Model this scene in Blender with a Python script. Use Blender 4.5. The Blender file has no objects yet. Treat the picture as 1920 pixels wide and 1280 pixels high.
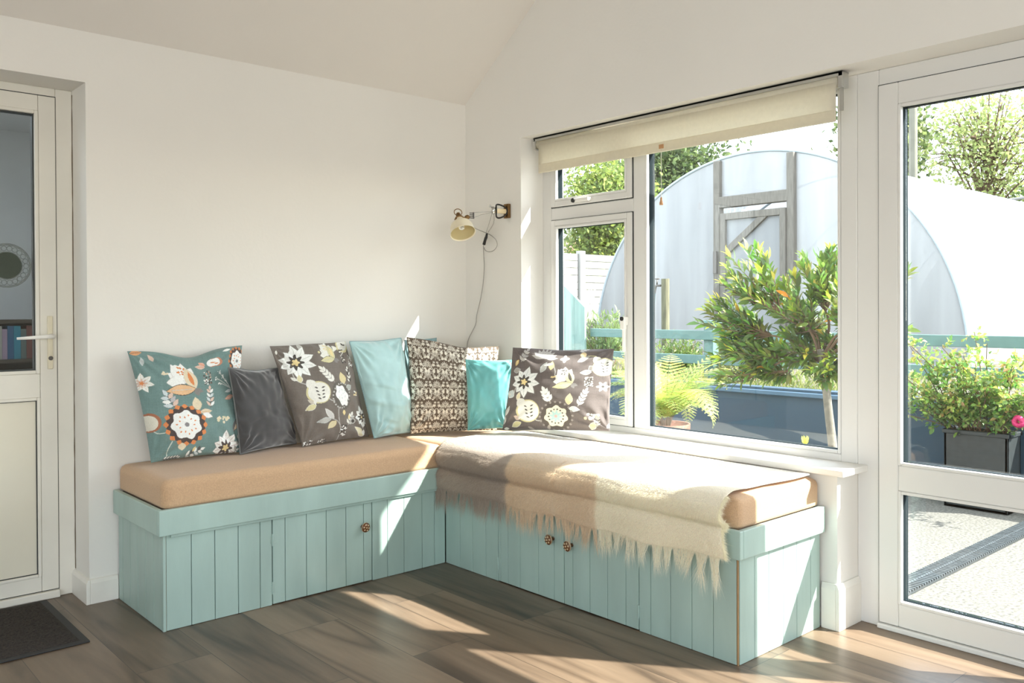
import bpy, math, random
import numpy as np
from mathutils import Vector, Matrix

S = bpy.context.scene
C = S.collection
PI = math.pi

# ------------------------------------------------------------------ camera
cam_d = bpy.data.cameras.new('camera')
cam_d.sensor_width = 36.0
cam_d.lens = 30.4788
cam_d.shift_y = -0.024704
cam_d.clip_start = 0.05
cam_d.clip_end = 500
cam = bpy.data.objects.new('camera', cam_d)
C.objects.link(cam)
_F = Vector((0.66429548, 0.74742921, -0.00781625))
_R = Vector((0.74742202, -0.66433503, -0.00439184))
_U = Vector((0.00847520, 0.00292456, 0.99995981))
_m = Matrix((_R, _U, -_F)).transposed().to_4x4()
_m.translation = Vector((-2.914487, -3.650601, 1.15))
cam.matrix_world = _m
S.camera = cam

# ------------------------------------------------------------------ exposure, sky, sun
S.view_settings.view_transform = 'Standard'
S.view_settings.look = 'None'
S.view_settings.gamma = 1.0
S.view_settings.use_curve_mapping = False
S.view_settings.exposure = 0.73
try:
    S.cycles.use_denoising = True
    S.cycles.max_bounces = 14
    S.cycles.diffuse_bounces = 8
    S.cycles.transparent_max_bounces = 24
    S.cycles.sample_clamp_indirect = 6.0
    S.cycles.caustics_reflective = False
    S.cycles.caustics_refractive = False
except Exception:
    pass

SUN_DIR = Vector((-1.0, 1.42, -1.45)).normalized()
W = bpy.data.worlds.new('sky')
S.world = W
W.use_nodes = True
nt = W.node_tree
bg = nt.nodes['Background']
sky = nt.nodes.new('ShaderNodeTexSky')
sky.sky_type = 'NISHITA'
sky.sun_disc = False
sky.sun_elevation = math.radians(38.8)
sky.sun_rotation = math.atan2(1.0, -1.42)
hsv = nt.nodes.new('ShaderNodeMixRGB')
hsv.inputs[0].default_value = 0.9
hsv.inputs[2].default_value = (0.93, 0.975, 1.0, 1)
nt.links.new(sky.outputs[0], hsv.inputs[1])
nt.links.new(hsv.outputs[0], bg.inputs[0])
bg.inputs[1].default_value = 2.6

sd = bpy.data.lights.new('sun', 'SUN')
sd.energy = 13.0
sd.angle = math.radians(0.55)
sd.color = (1.0, 0.955, 0.88)
sun = bpy.data.objects.new('sun', sd)
sun.rotation_euler = SUN_DIR.to_track_quat('-Z', 'Y').to_euler()
sun.location = (4, -6, 7)
C.objects.link(sun)


def portal(name, loc, dirv, sx, sy):
    d = bpy.data.lights.new(name, 'AREA')
    d.shape = 'RECTANGLE'
    d.size = sx
    d.size_y = sy
    d.cycles.is_portal = True
    o = bpy.data.objects.new(name, d)
    o.location = loc
    o.rotation_euler = Vector(dirv).to_track_quat('-Z', 'Z').to_euler()
    C.objects.link(o)


portal('window_daylight', (0.34, -1.28, 1.28), (-1, 0, 0), 1.7, 1.5)
portal('door_daylight', (0.34, -3.09, 1.0), (-1, 0, 0), 2.0, 2.05)
portal('side_daylight', (-5.75, -4.4, 1.24), (1, 0, 0), 4.4, 1.77)
portal('rear_daylight', (-3.3, -7.05, 1.08), (0, 1, 0), 2.9, 2.15)

# ------------------------------------------------------------------ materials
rng = np.random.default_rng(7)
random.seed(7)
M = {}


def mat(name, col, rough=0.6, noise=0.0, scale=20.0, bump=0.0, bscale=None, metallic=0.0,
        spec=0.5, stretch=None, trans=0.0, sheen=0.0, attr=False, alpha=None):
    m = bpy.data.materials.new(name)
    m.use_nodes = True
    t = m.node_tree
    b = t.nodes['Principled BSDF']
    b.inputs['Roughness'].default_value = rough
    b.inputs['Metallic'].default_value = metallic
    b.inputs['Specular IOR Level'].default_value = spec
    if sheen:
        b.inputs['Sheen Weight'].default_value = sheen
    tc = t.nodes.new('ShaderNodeTexCoord')
    mp = t.nodes.new('ShaderNodeMapping')
    t.links.new(tc.outputs['Object'], mp.inputs[0])
    if stretch:
        mp.inputs['Scale'].default_value = stretch
    csock = None
    if attr:
        a = t.nodes.new('ShaderNodeVertexColor')
        a.layer_name = 'Col'
        csock = a.outputs[0]
    nz = t.nodes.new('ShaderNodeTexNoise')
    nz.inputs['Scale'].default_value = scale
    nz.inputs['Detail'].default_value = 6
    t.links.new(mp.outputs[0], nz.inputs[0])
    mx = t.nodes.new('ShaderNodeMixRGB')
    mx.blend_type = 'MULTIPLY'
    mx.inputs[0].default_value = 1.0
    rmp = t.nodes.new('ShaderNodeMapRange')
    rmp.inputs['From Min'].default_value = 0.3
    rmp.inputs['From Max'].default_value = 0.7
    rmp.inputs['To Min'].default_value = 1.0 - noise
    rmp.inputs['To Max'].default_value = 1.0 + noise * 0.4
    t.links.new(nz.outputs[0], rmp.inputs['Value'])
    if csock:
        t.links.new(csock, mx.inputs[1])
    else:
        mx.inputs[1].default_value = (*col, 1)
    t.links.new(rmp.outputs[0], mx.inputs[2])
    t.links.new(mx.outputs[0], b.inputs['Base Color'])
    if bump:
        bn = t.nodes.new('ShaderNodeTexNoise')
        bn.inputs['Scale'].default_value = bscale or scale
        bn.inputs['Detail'].default_value = 5
        t.links.new(mp.outputs[0], bn.inputs[0])
        bp = t.nodes.new('ShaderNodeBump')
        bp.inputs['Strength'].default_value = bump
        bp.inputs['Distance'].default_value = 0.004
        t.links.new(bn.outputs[0], bp.inputs['Height'])
        t.links.new(bp.outputs[0], b.inputs['Normal'])
    if trans:
        out = t.nodes['Material Output']
        tr = t.nodes.new('ShaderNodeBsdfTranslucent')
        t.links.new(mx.outputs[0], tr.inputs[0])
        ms = t.nodes.new('ShaderNodeMixShader')
        ms.inputs[0].default_value = trans
        t.links.new(b.outputs[0], ms.inputs[1])
        t.links.new(tr.outputs[0], ms.inputs[2])
        t.links.new(ms.outputs[0], out.inputs[0])
    if alpha is not None:
        out = t.nodes['Material Output']
        src = out.inputs[0].links[0].from_socket
        tp = t.nodes.new('ShaderNodeBsdfTransparent')
        ms = t.nodes.new('ShaderNodeMixShader')
        ms.inputs[0].default_value = alpha
        t.links.new(tp.outputs[0], ms.inputs[1])
        t.links.new(src, ms.inputs[2])
        t.links.new(ms.outputs[0], out.inputs[0])
    M[name] = m
    return m


def glass_mat(name, tint=(0.97, 0.985, 0.98), refl=1.0):
    m = bpy.data.materials.new(name)
    m.use_nodes = True
    t = m.node_tree
    t.nodes.remove(t.nodes['Principled BSDF'])
    out = t.nodes['Material Output']
    tp = t.nodes.new('ShaderNodeBsdfTransparent')
    tp.inputs[0].default_value = (*tint, 1)
    gl = t.nodes.new('ShaderNodeBsdfGlossy')
    gl.inputs['Roughness'].default_value = 0.0
    gl.inputs[0].default_value = (refl, refl, refl, 1)
    fr = t.nodes.new('ShaderNodeFresnel')
    fr.inputs[0].default_value = 1.45
    ms = t.nodes.new('ShaderNodeMixShader')
    ge = t.nodes.new('ShaderNodeNewGeometry')
    mr = t.nodes.new('ShaderNodeMapRange')      # same index seen from either face of the thin pane
    mr.inputs['To Min'].default_value = 1.45
    mr.inputs['To Max'].default_value = 1.0 / 1.45
    t.links.new(ge.outputs['Backfacing'], mr.inputs['Value'])
    t.links.new(mr.outputs[0], fr.inputs[0])
    t.links.new(fr.outputs[0], ms.inputs[0])
    t.links.new(tp.outputs[0], ms.inputs[1])
    t.links.new(gl.outputs[0], ms.inputs[2])
    t.links.new(ms.outputs[0], out.inputs[0])
    M[name] = m
    return m


mat('wall_paint', (0.805, 0.786, 0.742), 0.9, 0.03, 1.2, 0.15, 60)
mat('ceiling_paint', (0.77, 0.735, 0.685), 0.9, 0.03, 1.2, 0.1, 60)
mat('upvc', (0.73, 0.722, 0.70), 0.32, 0.015, 4)
mat('upvc_old', (0.77, 0.745, 0.67), 0.38, 0.06, 5)
mat('skirting', (0.82, 0.80, 0.74), 0.4, 0.06, 9)
mat('sill_paint', (0.84, 0.82, 0.77), 0.35, 0.03, 6)
mat('gasket', (0.03, 0.035, 0.035), 0.5)
mat('spacer', (0.013, 0.020, 0.023), 0.9, spec=0.08)
mat('panel_cream', (0.74, 0.70, 0.58), 0.45, 0.05, 3)
mat('handle_cream', (0.72, 0.66, 0.50), 0.35)
mat('handle_white', (0.85, 0.84, 0.80), 0.3)
mat('rubber', (0.02, 0.02, 0.02), 0.5)
mat('dirt', (0.16, 0.12, 0.08), 0.9)
mat('sage', (0.38, 0.515, 0.47), 0.36, 0.14, 7, 0.12, 45, stretch=(1, 1, 0.25))
mat('sage_dark', (0.10, 0.13, 0.11), 0.8)
mat('raw_edge', (0.30, 0.19, 0.09), 0.8)
mat('linen', (0.56, 0.365, 0.215), 0.9, 0.13, 220, 0.35, 300, sheen=0.2)
mat('blind_fabric', (0.90, 0.86, 0.745), 0.85, 0.03, 60, trans=0.48)
mat('blind_alu', (0.45, 0.44, 0.40), 0.45, 0.1, 10, metallic=0.4)
mat('chrome', (0.6, 0.6, 0.58), 0.25, metallic=1.0)
mat('toggle', (0.55, 0.30, 0.14), 0.4)
mat('cord_white', (0.75, 0.70, 0.60), 0.7)
mat('enamel', (0.80, 0.72, 0.54), 0.32, trans=0.0)
mat('enamel_in', (0.62, 0.53, 0.30), 0.5)
mat('brass', (0.25, 0.145, 0.06), 0.4, 0.3, 40, metallic=0.85)
mat('flex', (0.40, 0.38, 0.35), 0.7, 0.3, 500)
mat('black', (0.012, 0.012, 0.012), 0.4)
mat('bulb', (0.85, 0.86, 0.84), 0.25)
mat('timber_arm', (0.80, 0.66, 0.42), 0.4)
mat('mat_pile', (0.046, 0.036, 0.030), 0.95, 0.75, 170, 0.9, 200)
mat('mat_edge', (0.018, 0.018, 0.018), 0.6)
mat('knob_brown', (0.13, 0.05, 0.02), 0.25)
mat('knob_cream', (0.55, 0.42, 0.25), 0.3)
mat('pattern_fabric', (1, 1, 1), 0.88, 0.12, 260, 0.25, 380, attr=True, sheen=0.15)
mat('velvet_grey', (0.055, 0.055, 0.058), 0.8, 0.35, 9, sheen=0.7)
mat('velvet_aqua', (0.38, 0.59, 0.60), 0.6, 0.16, 9, sheen=0.6)
mat('satin_teal', (0.135, 0.43, 0.43), 0.42, 0.12, 8, sheen=0.4)
mat('satin_slate', (0.22, 0.36, 0.38), 0.3, 0.12, 8)
mat('piping_dark', (0.16, 0.17, 0.17), 0.8)
mat('piping_aqua', (0.25, 0.38, 0.40), 0.8)
mat('wool', (1, 1, 1), 0.95, 0.18, 300, 0.5, 250, attr=True, sheen=0.3)
mat('wool_fibre', (1, 1, 1), 0.8, attr=True, trans=0.25)
mat('gravel', (0.150, 0.146, 0.128), 0.95, 0.6, 70, 0.6, 120)
mat('soil', (0.10, 0.085, 0.06), 0.95, 0.5, 14, 0.6, 60)
mat('grass', (0.09,0.12,0.03), 0.9, 0.5, 6)
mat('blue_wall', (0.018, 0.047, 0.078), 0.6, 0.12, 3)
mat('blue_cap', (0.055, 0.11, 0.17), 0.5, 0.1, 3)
mat('rail_green', (0.10, 0.185, 0.165), 0.6, 0.2, 8)
mat('screen_green', (0.17, 0.27, 0.24), 0.6, 0.2, 6, stretch=(6, 6, 0.6))
mat('white_fence', (0.20, 0.197, 0.183), 0.7, 0.04, 3)
mat('concrete', (0.33, 0.33, 0.31), 0.8, 0.15, 9)
mat('polythene', (0.375, 0.388, 0.40), 0.35, 0.22, 1.1, 0.6, 3.0, stretch=(3, 3, 0.25), trans=0.45, alpha=0.90)
mat('hoop', (0.30, 0.35, 0.38), 0.5)
mat('grey_wood', (0.15, 0.138, 0.118), 0.85, 0.35, 14, stretch=(5, 5, 0.5))
mat('post_wood', (0.13, 0.125, 0.075), 0.9, 0.4, 12, stretch=(5, 5, 0.6))
mat('tap_metal', (0.12, 0.11, 0.10), 0.5, metallic=0.6)
mat('hose', (0.04, 0.13, 0.15), 0.5)
mat('terracotta', (0.30, 0.14, 0.10), 0.8, 0.2, 20)
mat('planter_black', (0.022, 0.028, 0.030), 0.5, 0.3, 30)
mat('bark', (0.19, 0.175, 0.14), 0.9, 0.35, 30, 0.6, 60)
mat('twig', (0.12, 0.075, 0.045), 0.9)
mat('leaf', (1, 1, 1), 0.42, attr=True, trans=0.42)
mat('far_leaf', (1, 1, 1), 0.7, attr=True, trans=0.45)
mat('petal', (0.60, 0.03, 0.16), 0.6, trans=0.3)
mat('drain_iron', (0.065, 0.078, 0.086), 0.5, 0.3, 30)
mat('pole_wood', (0.17, 0.165, 0.13), 0.9, 0.2, 5)
mat('house_wall', (0.60, 0.56, 0.50), 0.9, 0.2, 3)
mat('grey_room', (0.55, 0.56, 0.56), 0.9, 0.1, 2)
mat('shelf_wood', (0.06, 0.045, 0.03), 0.6)
mat('mirror_dark', (0.10, 0.13, 0.11), 0.15, metallic=0.6)
mat('filigree', (0.34, 0.36, 0.34), 0.5, 0.3, 90)
glass_mat('glazing')
glass_mat('glazing_dim', (0.86, 0.88, 0.87))
for i, c in enumerate([(0.30, 0.29, 0.26), (0.10, 0.13, 0.12), (0.03, 0.10, 0.20), (0.30, 0.22, 0.30),
                       (0.16, 0.06, 0.05), (0.33, 0.35, 0.30), (0.05, 0.05, 0.05), (0.03, 0.20, 0.28)]):
    mat('book_%d' % i, c, 0.6)


def floor_mat():
    m = bpy.data.materials.new('floor_planks')
    m.use_nodes = True
    t = m.node_tree
    N, Lk = t.nodes, t.links
    b = N['Principled BSDF']
    tc = N.new('ShaderNodeTexCoord')
    sx = N.new('ShaderNodeSeparateXYZ')
    Lk.new(tc.outputs['Object'], sx.inputs[0])
    cb = N.new('ShaderNodeCombineXYZ')      # brick runs along its x -> world y
    ax = N.new('ShaderNodeMath'); ax.operation = 'ADD'; ax.inputs[1].default_value = 20.0 * 0.2437 + 0.0195
    Lk.new(sx.outputs[0], ax.inputs[0])
    ay = N.new('ShaderNodeMath'); ay.operation = 'ADD'; ay.inputs[1].default_value = 20.4
    Lk.new(sx.outputs[1], ay.inputs[0])
    Lk.new(ay.outputs[0], cb.inputs[0])
    Lk.new(ax.outputs[0], cb.inputs[1])
    br = N.new('ShaderNodeTexBrick')
    br.offset = 0.37
    br.offset_frequency = 2
    br.inputs['Color1'].default_value = (0, 0, 0, 1)
    br.inputs['Color2'].default_value = (1, 1, 1, 1)
    br.inputs['Mortar'].default_value = (0.5, 0.5, 0.5, 1)
    br.inputs['Scale'].default_value = 1.0
    br.inputs['Mortar Size'].default_value = 0.0012
    br.inputs['Mortar Smooth'].default_value = 0.3
    br.inputs['Bias'].default_value = 0.0
    br.inputs['Brick Width'].default_value = 1.28
    br.inputs['Row Height'].default_value = 0.2437
    Lk.new(cb.outputs[0], br.inputs[0])
    # wood grain, offset per plank
    mul = N.new('ShaderNodeVectorMath'); mul.operation = 'MULTIPLY'
    mul.inputs[1].default_value = (1.0, 0.11, 1.0)
    Lk.new(tc.outputs['Object'], mul.inputs[0])
    off = N.new('ShaderNodeVectorMath'); off.operation = 'MULTIPLY_ADD'
    off.inputs[1].default_value = (9, 9, 9)
    Lk.new(br.outputs['Color'], off.inputs[0])
    Lk.new(mul.outputs[0], off.inputs[2])
    n1 = N.new('ShaderNodeTexNoise')
    n1.inputs['Scale'].default_value = 7.0
    n1.inputs['Detail'].default_value = 7
    n1.inputs['Distortion'].default_value = 1.1
    Lk.new(off.outputs[0], n1.inputs[0])
    r1 = N.new('ShaderNodeValToRGB')
    e = r1.color_ramp.elements
    e[0].position = 0.30; e[0].color = (0.060, 0.041, 0.028, 1)
    e[1].position = 0.72; e[1].color = (0.245, 0.178, 0.122, 1)
    e2 = r1.color_ramp.elements.new(0.47); e2.color = (0.160, 0.113, 0.076, 1)
    Lk.new(n1.outputs[0], r1.inputs[0])
    n2 = N.new('ShaderNodeTexNoise')
    n2.inputs['Scale'].default_value = 60.0
    n2.inputs['Detail'].default_value = 4
    Lk.new(off.outputs[0], n2.inputs[0])
    mr2 = N.new('ShaderNodeMapRange'); mr2.inputs['To Min'].default_value = 0.85; mr2.inputs['To Max'].default_value = 1.15
    Lk.new(n2.outputs[0], mr2.inputs[0])
    m1 = N.new('ShaderNodeMixRGB'); m1.blend_type = 'MULTIPLY'; m1.inputs[0].default_value = 1
    Lk.new(r1.outputs[0], m1.inputs[1]); Lk.new(mr2.outputs[0], m1.inputs[2])
    mr = N.new('ShaderNodeMapRange')        # per plank tone
    mr.inputs['To Min'].default_value = 0.78; mr.inputs['To Max'].default_value = 1.2
    Lk.new(br.outputs['Color'], mr.inputs[0])
    m2 = N.new('ShaderNodeMixRGB'); m2.blend_type = 'MULTIPLY'; m2.inputs[0].default_value = 1
    Lk.new(m1.outputs[0], m2.inputs[1]); Lk.new(mr.outputs[0], m2.inputs[2])
    # dark curved cracks
    n3 = N.new('ShaderNodeTexNoise')
    n3.inputs['Scale'].default_value = 3.2
    n3.inputs['Detail'].default_value = 2
    n3.inputs['Distortion'].default_value = 0.6
    Lk.new(off.outputs[0], n3.inputs[0])
    r3 = N.new('ShaderNodeValToRGB')
    q = r3.color_ramp.elements
    q[0].position = 0.478; q[0].color = (1, 1, 1, 1)
    q[1].position = 0.53; q[1].color = (1, 1, 1, 1)
    q2 = r3.color_ramp.elements.new(0.503); q2.color = (0.45, 0.42, 0.40, 1)
    Lk.new(n3.outputs[0], r3.inputs[0])
    m3 = N.new('ShaderNodeMixRGB'); m3.blend_type = 'MULTIPLY'; m3.inputs[0].default_value = 0.8
    Lk.new(m2.outputs[0], m3.inputs[1]); Lk.new(r3.outputs[0], m3.inputs[2])
    m4 = N.new('ShaderNodeMixRGB')
    m4.inputs[2].default_value = (0.035, 0.025, 0.02, 1)
    Lk.new(br.outputs['Fac'], m4.inputs[0]); Lk.new(m3.outputs[0], m4.inputs[1])
    Lk.new(m4.outputs[0], b.inputs['Base Color'])
    b.inputs['Roughness'].default_value = 0.36
    b.inputs['Specular IOR Level'].default_value = 0.5
    bp = N.new('ShaderNodeBump'); bp.inputs['Strength'].default_value = 0.25; bp.inputs['Distance'].default_value = 0.002
    Lk.new(n2.outputs[0], bp.inputs['Height'])
    Lk.new(bp.outputs[0], b.inputs['Normal'])
    M['floor_planks'] = m


floor_mat()

# ------------------------------------------------------------------ mesh helpers
WLOC = {}


class MB:
    def __init__(self):
        self.v = []
        self.f = []

    def add(self, vs, fs):
        n = len(self.v)
        self.v.extend([tuple(p) for p in vs])
        self.f.extend([tuple(i + n for i in f) for f in fs])
        return self

    def box(self, x0, x1, y0, y1, z0, z1):
        x0, x1 = min(x0, x1), max(x0, x1); y0, y1 = min(y0, y1), max(y0, y1); z0, z1 = min(z0, z1), max(z0, z1)
        return self.add([(x0, y0, z0), (x1, y0, z0), (x1, y1, z0), (x0, y1, z0), (x0, y0, z1), (x1, y0, z1), (x1, y1, z1), (x0, y1, z1)],
                        [(0, 3, 2, 1), (4, 5, 6, 7), (0, 1, 5, 4), (1, 2, 6, 5), (2, 3, 7, 6), (3, 0, 4, 7)])

    def prism(self, pts, off):
        """pts: polygon as 3-D points, extruded by the vector off"""
        n = len(pts)
        o = Vector(off)
        vs = [Vector(p) for p in pts] + [Vector(p) + o for p in pts]
        fs = [tuple(range(n)), tuple(range(2 * n - 1, n - 1, -1))]
        for i in range(n):
            j = (i + 1) % n
            fs.append((i, i + n, j + n, j))
        return self.add(vs, fs)

    def tube(self, pts, r, n=8, cap=True):
        pts = [Vector(p) for p in pts]
        rs = r if isinstance(r, (list, tuple)) else [r] * len(pts)
        vs, fs = [], []
        up = None
        for i, p in enumerate(pts):
            t = (pts[min(i + 1, len(pts) - 1)] - pts[max(i - 1, 0)]).normalized()
            if up is None:
                up = t.orthogonal().normalized()
            up = (up - t * up.dot(t))
            if up.length < 1e-6:
                up = t.orthogonal()
            up.normalize()
            s = t.cross(up)
            for k in range(n):
                a = 2 * PI * k / n
                vs.append(p + (up * math.cos(a) + s * math.sin(a)) * rs[i])
        for i in range(len(pts) - 1):
            for k in range(n):
                k2 = (k + 1) % n
                fs.append((i * n + k, i * n + k2, (i + 1) * n + k2, (i + 1) * n + k))
        if cap:
            fs.append(tuple(range(n - 1, -1, -1)))
            fs.append(tuple(range((len(pts) - 1) * n, len(pts) * n)))
        return self.add(vs, fs)

    def lathe(self, prof, origin, axis=(0, 0, 1), n=32):
        ax = Vector(axis).normalized()
        u = ax.orthogonal().normalized()
        w = ax.cross(u)
        o = Vector(origin)
        vs, fs = [], []
        for (r, h) in prof:
            for k in range(n):
                a = 2 * PI * k / n
                vs.append(o + ax * h + (u * math.cos(a) + w * math.sin(a)) * max(r, 1e-5))
        for i in range(len(prof) - 1):
            for k in range(n):
                k2 = (k + 1) % n
                fs.append((i * n + k, i * n + k2, (i + 1) * n + k2, (i + 1) * n + k))
        return self.add(vs, fs)

    def build(self, name, m, parent=None, bevel=0.0, smooth=False, **tags):
        return link_mesh(name, np.array(self.v, dtype=np.float64).reshape(-1, 3), self.f, m, parent, bevel, smooth, **tags)


def link_mesh(name, V, Fc, m, parent=None, bevel=0.0, smooth=False, col=None, **tags):
    if parent is None:
        lo, hi = V.min(0), V.max(0)
        org = np.array([(lo[0] + hi[0]) / 2, (lo[1] + hi[1]) / 2, lo[2]])
        loc = org
    else:
        org = WLOC[parent.name]
        loc = np.zeros(3)
    me = bpy.data.meshes.new(name)
    Vl = V - org
    if isinstance(Fc, np.ndarray):
        k = Fc.shape[1]
        me.vertices.add(len(Vl)); me.vertices.foreach_set('co', Vl.astype(np.float32).ravel())
        me.loops.add(Fc.size); me.loops.foreach_set('vertex_index', Fc.astype(np.int32).ravel())
        me.polygons.add(len(Fc))
        me.polygons.foreach_set('loop_start', np.arange(0, Fc.size, k, dtype=np.int32))
        me.update(calc_edges=True)
    else:
        me.from_pydata([tuple(p) for p in Vl], [], Fc)
        me.update()
    me.materials.append(M[m] if isinstance(m, str) else m)
    if smooth:
        me.polygons.foreach_set('use_smooth', np.ones(len(me.polygons), dtype=bool))
    if col is not None:
        ca = me.color_attributes.new('Col', 'FLOAT_COLOR', 'POINT')
        c4 = np.ones((len(Vl), 4), dtype=np.float32)
        c4[:, :3] = col
        ca.data.foreach_set('color', c4.ravel())
    o = bpy.data.objects.new(name, me)
    C.objects.link(o)
    o.location = loc
    if parent is not None:
        o.parent = parent
    WLOC[o.name] = org
    if bevel:
        bv = o.modifiers.new('bevel', 'BEVEL')
        bv.width = bevel; bv.segments = 2; bv.limit_method = 'ANGLE'; bv.angle_limit = 0.6
    for k2, v2 in tags.items():
        o[k2] = v2
    return o


def thing(name, loc, **tags):
    o = bpy.data.objects.new(name, None)
    o.empty_display_size = 0.1
    o.location = loc
    C.objects.link(o)
    WLOC[o.name] = np.array(loc, dtype=float)
    for k, v in tags.items():
        o[k] = v
    return o


def box(name, m, b, parent=None, bevel=0.0, **t):
    return MB().box(*b).build(name, m, parent, bevel, **t)


def smoothstep(x):
    x = np.clip(x, 0, 1)
    return x * x * (3 - 2 * x)


def vnoise(x, y, seed=0):
    """value noise on arrays"""
    r = np.random.default_rng(seed)
    T = r.random((64, 64))
    xi = np.floor(x).astype(int); yi = np.floor(y).astype(int)
    fx = smoothstep(x - xi); fy = smoothstep(y - yi)
    a = T[xi % 64, yi % 64]; b = T[(xi + 1) % 64, yi % 64]; c = T[xi % 64, (yi + 1) % 64]; d = T[(xi + 1) % 64, (yi + 1) % 64]
    return (a * (1 - fx) + b * fx) * (1 - fy) + (c * (1 - fx) + d * fx) * fy - 0.5


ST = 'structure'
# ------------------------------------------------------------------ room shell
YJ, YS, YD2 = -0.4425, -2.1126, -4.065      # window jamb, end of window wall / door jamb, far door jamb
ZH = 2.006
HC = 2.245                                   # eaves height
SL = 0.745
RX, RY = -5.5, -7.0                          # room extents
RZ = HC + SL * 3.5
box('floor', 'floor_planks', (RX - .2, 0.30, RY - .2, 0.30, -0.10, 0.0), kind=ST)
w = MB()
w.box(0, .30, YJ, 0.30, 0, ZH)
w.box(0, .30, YS, YJ, 0, 0.553)
w.box(0, .30, RY - .2, YD2, 0, ZH)
w.prism([(0, .30, ZH), (0, .30, HC), (0, 0, HC), (0, -3.5, RZ), (0, -7, HC), (0, -7.2, HC), (0, -7.2, ZH)], (.30, 0, 0))
w.build('wall_right', 'wall_paint', kind=ST)
XO, XO2, ZD = -1.900, -2.84, 2.046
w = MB()
w.box(XO, 0.0, 0, .30, 0, HC + .05)
w.box(RX - .2, XO2, 0, .30, 0, HC + .05)
w.box(XO2, XO, 0, .30, ZD, HC + .05)
w.build('wall_back', 'wall_paint', kind=ST)
w = MB()
w.box(RX - .2, RX, -2.2, 0, 0, HC); w.box(RX - .2, RX, -7, -6.6, 0, HC); w.box(RX - .2, RX, -6.6, -2.2, 0, .35); w.box(RX - .2, RX, -6.6, -2.2, 2.12, HC)
w.prism([(RX, 0, HC), (RX, -3.5, RZ), (RX, -7, HC)], (-.2, 0, 0))
w.build('wall_left', 'wall_paint', kind=ST)
w = MB()
w.box(RX, -4.75, -7.2, -7, 0, HC); w.box(-1.85, 0, -7.2, -7, 0, HC); w.box(-4.75, -1.85, -7.2, -7, 2.15, HC)
w.build('wall_front', 'wall_paint', kind=ST)
w = MB()
for x in (-4.75, -3.8, -2.85, -1.9):
    w.box(x, x + .05, -7.13, -7.07, 0, 2.15)
w.build('added_rear_window', 'upvc', kind=ST)  # mullions of an unseen rear opening, added to let in fill daylight
w = MB()
w.prism([(RX - .2, 0.0, HC), (RX - .2, -3.5, RZ), (RX - .2, -3.5, RZ + .15), (RX - .2, 0.0, HC + .15)], (5.70, 0, 0))
w.prism([(RX - .2, -7.0, HC), (RX - .2, -3.5, RZ), (RX - .2, -3.5, RZ + .15), (RX - .2, -7.0, HC + .15)], (5.70, 0, 0))
w.build('ceiling', 'ceiling_paint', kind=ST)
w = MB()
for y in (-6.6, -5.15, -3.70, -2.25):
    w.box(RX - .13, RX - .07, y, y + .05, .35, 2.12)
w.build('added_side_window', 'upvc', kind=ST)  # mullions of the side opening, out of view, added for daylight on the window wall
# unseen canopy added outside the window to keep high sun off the cushions
w = MB()
w.prism([(.32, -1.80, 2.36), (.72, -1.80, 2.30), (.72, -2.86, 2.60), (.32, -2.86, 2.64)], (0, 0, .05))
w.build('added_sun_canopy', 'upvc', kind=ST)

# baseboards
BB = dict(kind=ST)
def skirt(name, segs):
    w = MB()
    for (x0, y0, x1, y1, nx, ny) in segs:
        prof = [(0, 0), (.016, 0), (.016, .082), (.010, .094), (0, .098)]
        pts = [(x0 + nx * a, y0 + ny * a, z) for a, z in prof]
        w.prism(pts, (x1 - x0, y1 - y0, 0))
    w.build(name, 'skirting', bevel=.002, kind=ST)
skirt('baseboard_back', [(XO, 0, -1.795, 0, 0, -1), (XO, -.016, XO, .184, -1, 0), (RX, 0, XO2, 0, 0, -1)])
def skirt2():
    w = MB()
    H = .165
    prof = [(0, 0), (.014, 0), (.014, H - .02), (.007, H), (0, H)]
    w.prism([(-a, -2.057, z) for a, z in prof], (0, YS + 2.057, 0))
    w.prism([(-.014, YS - a, z) for a, z in prof], (.164, 0, 0))
    w.build('baseboard_right', 'skirting', bevel=.002, kind=ST)
skirt2()

# ------------------------------------------------------------------ window 1
win = thing('window_1', (0.2, -1.28, 0.6), kind=ST)
fx0, fx1 = .150, .215
w = MB()
# outer frame: y from YJ to YS
w.box(fx0, fx1, -.506, YJ, .575, ZH)
w.box(fx0, fx1, YS, -2.048, .575, ZH)
w.box(fx0, fx1, -2.048, -.506, .575, .605)
w.box(fx0, fx1, -2.048, -.506, 1.965, ZH)
w.box(fx0, fx1, -1.112, -1.044, .605, 1.965)
w.box(fx0, fx1, -1.044, -.506, 1.597, 1.659)
w.box(fx1, .235, YS, YJ, .555, .585)
w.build('window_frame', 'upvc', win, bevel=.004)
# fixed pane bead
def ring(mb, x0, x1, ya, yb, za, zb, t):
    """rectangular ring in the yz plane, outer ya..yb, za..zb, thickness t"""
    ya, yb = min(ya, yb), max(ya, yb)
    mb.box(x0, x1, ya, ya + t, za, zb); mb.box(x0, x1, yb - t, yb, za, zb)
    mb.box(x0, x1, ya + t, yb - t, za, za + t); mb.box(x0, x1, ya + t, yb - t, zb - t, zb)
    return mb
ring(MB(), .148, .168, -2.048, -1.112, .605, 1.965, .012).build('glazing_bead', 'upvc', win, bevel=.003)
ring(MB(), .168, .205, -2.046, -1.114, .607, 1.963, .0105).build('gasket', 'spacer', win)
box('pane', 'glazing', (.180, .184, -2.036, -1.124, .617, 1.953), win)
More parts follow.
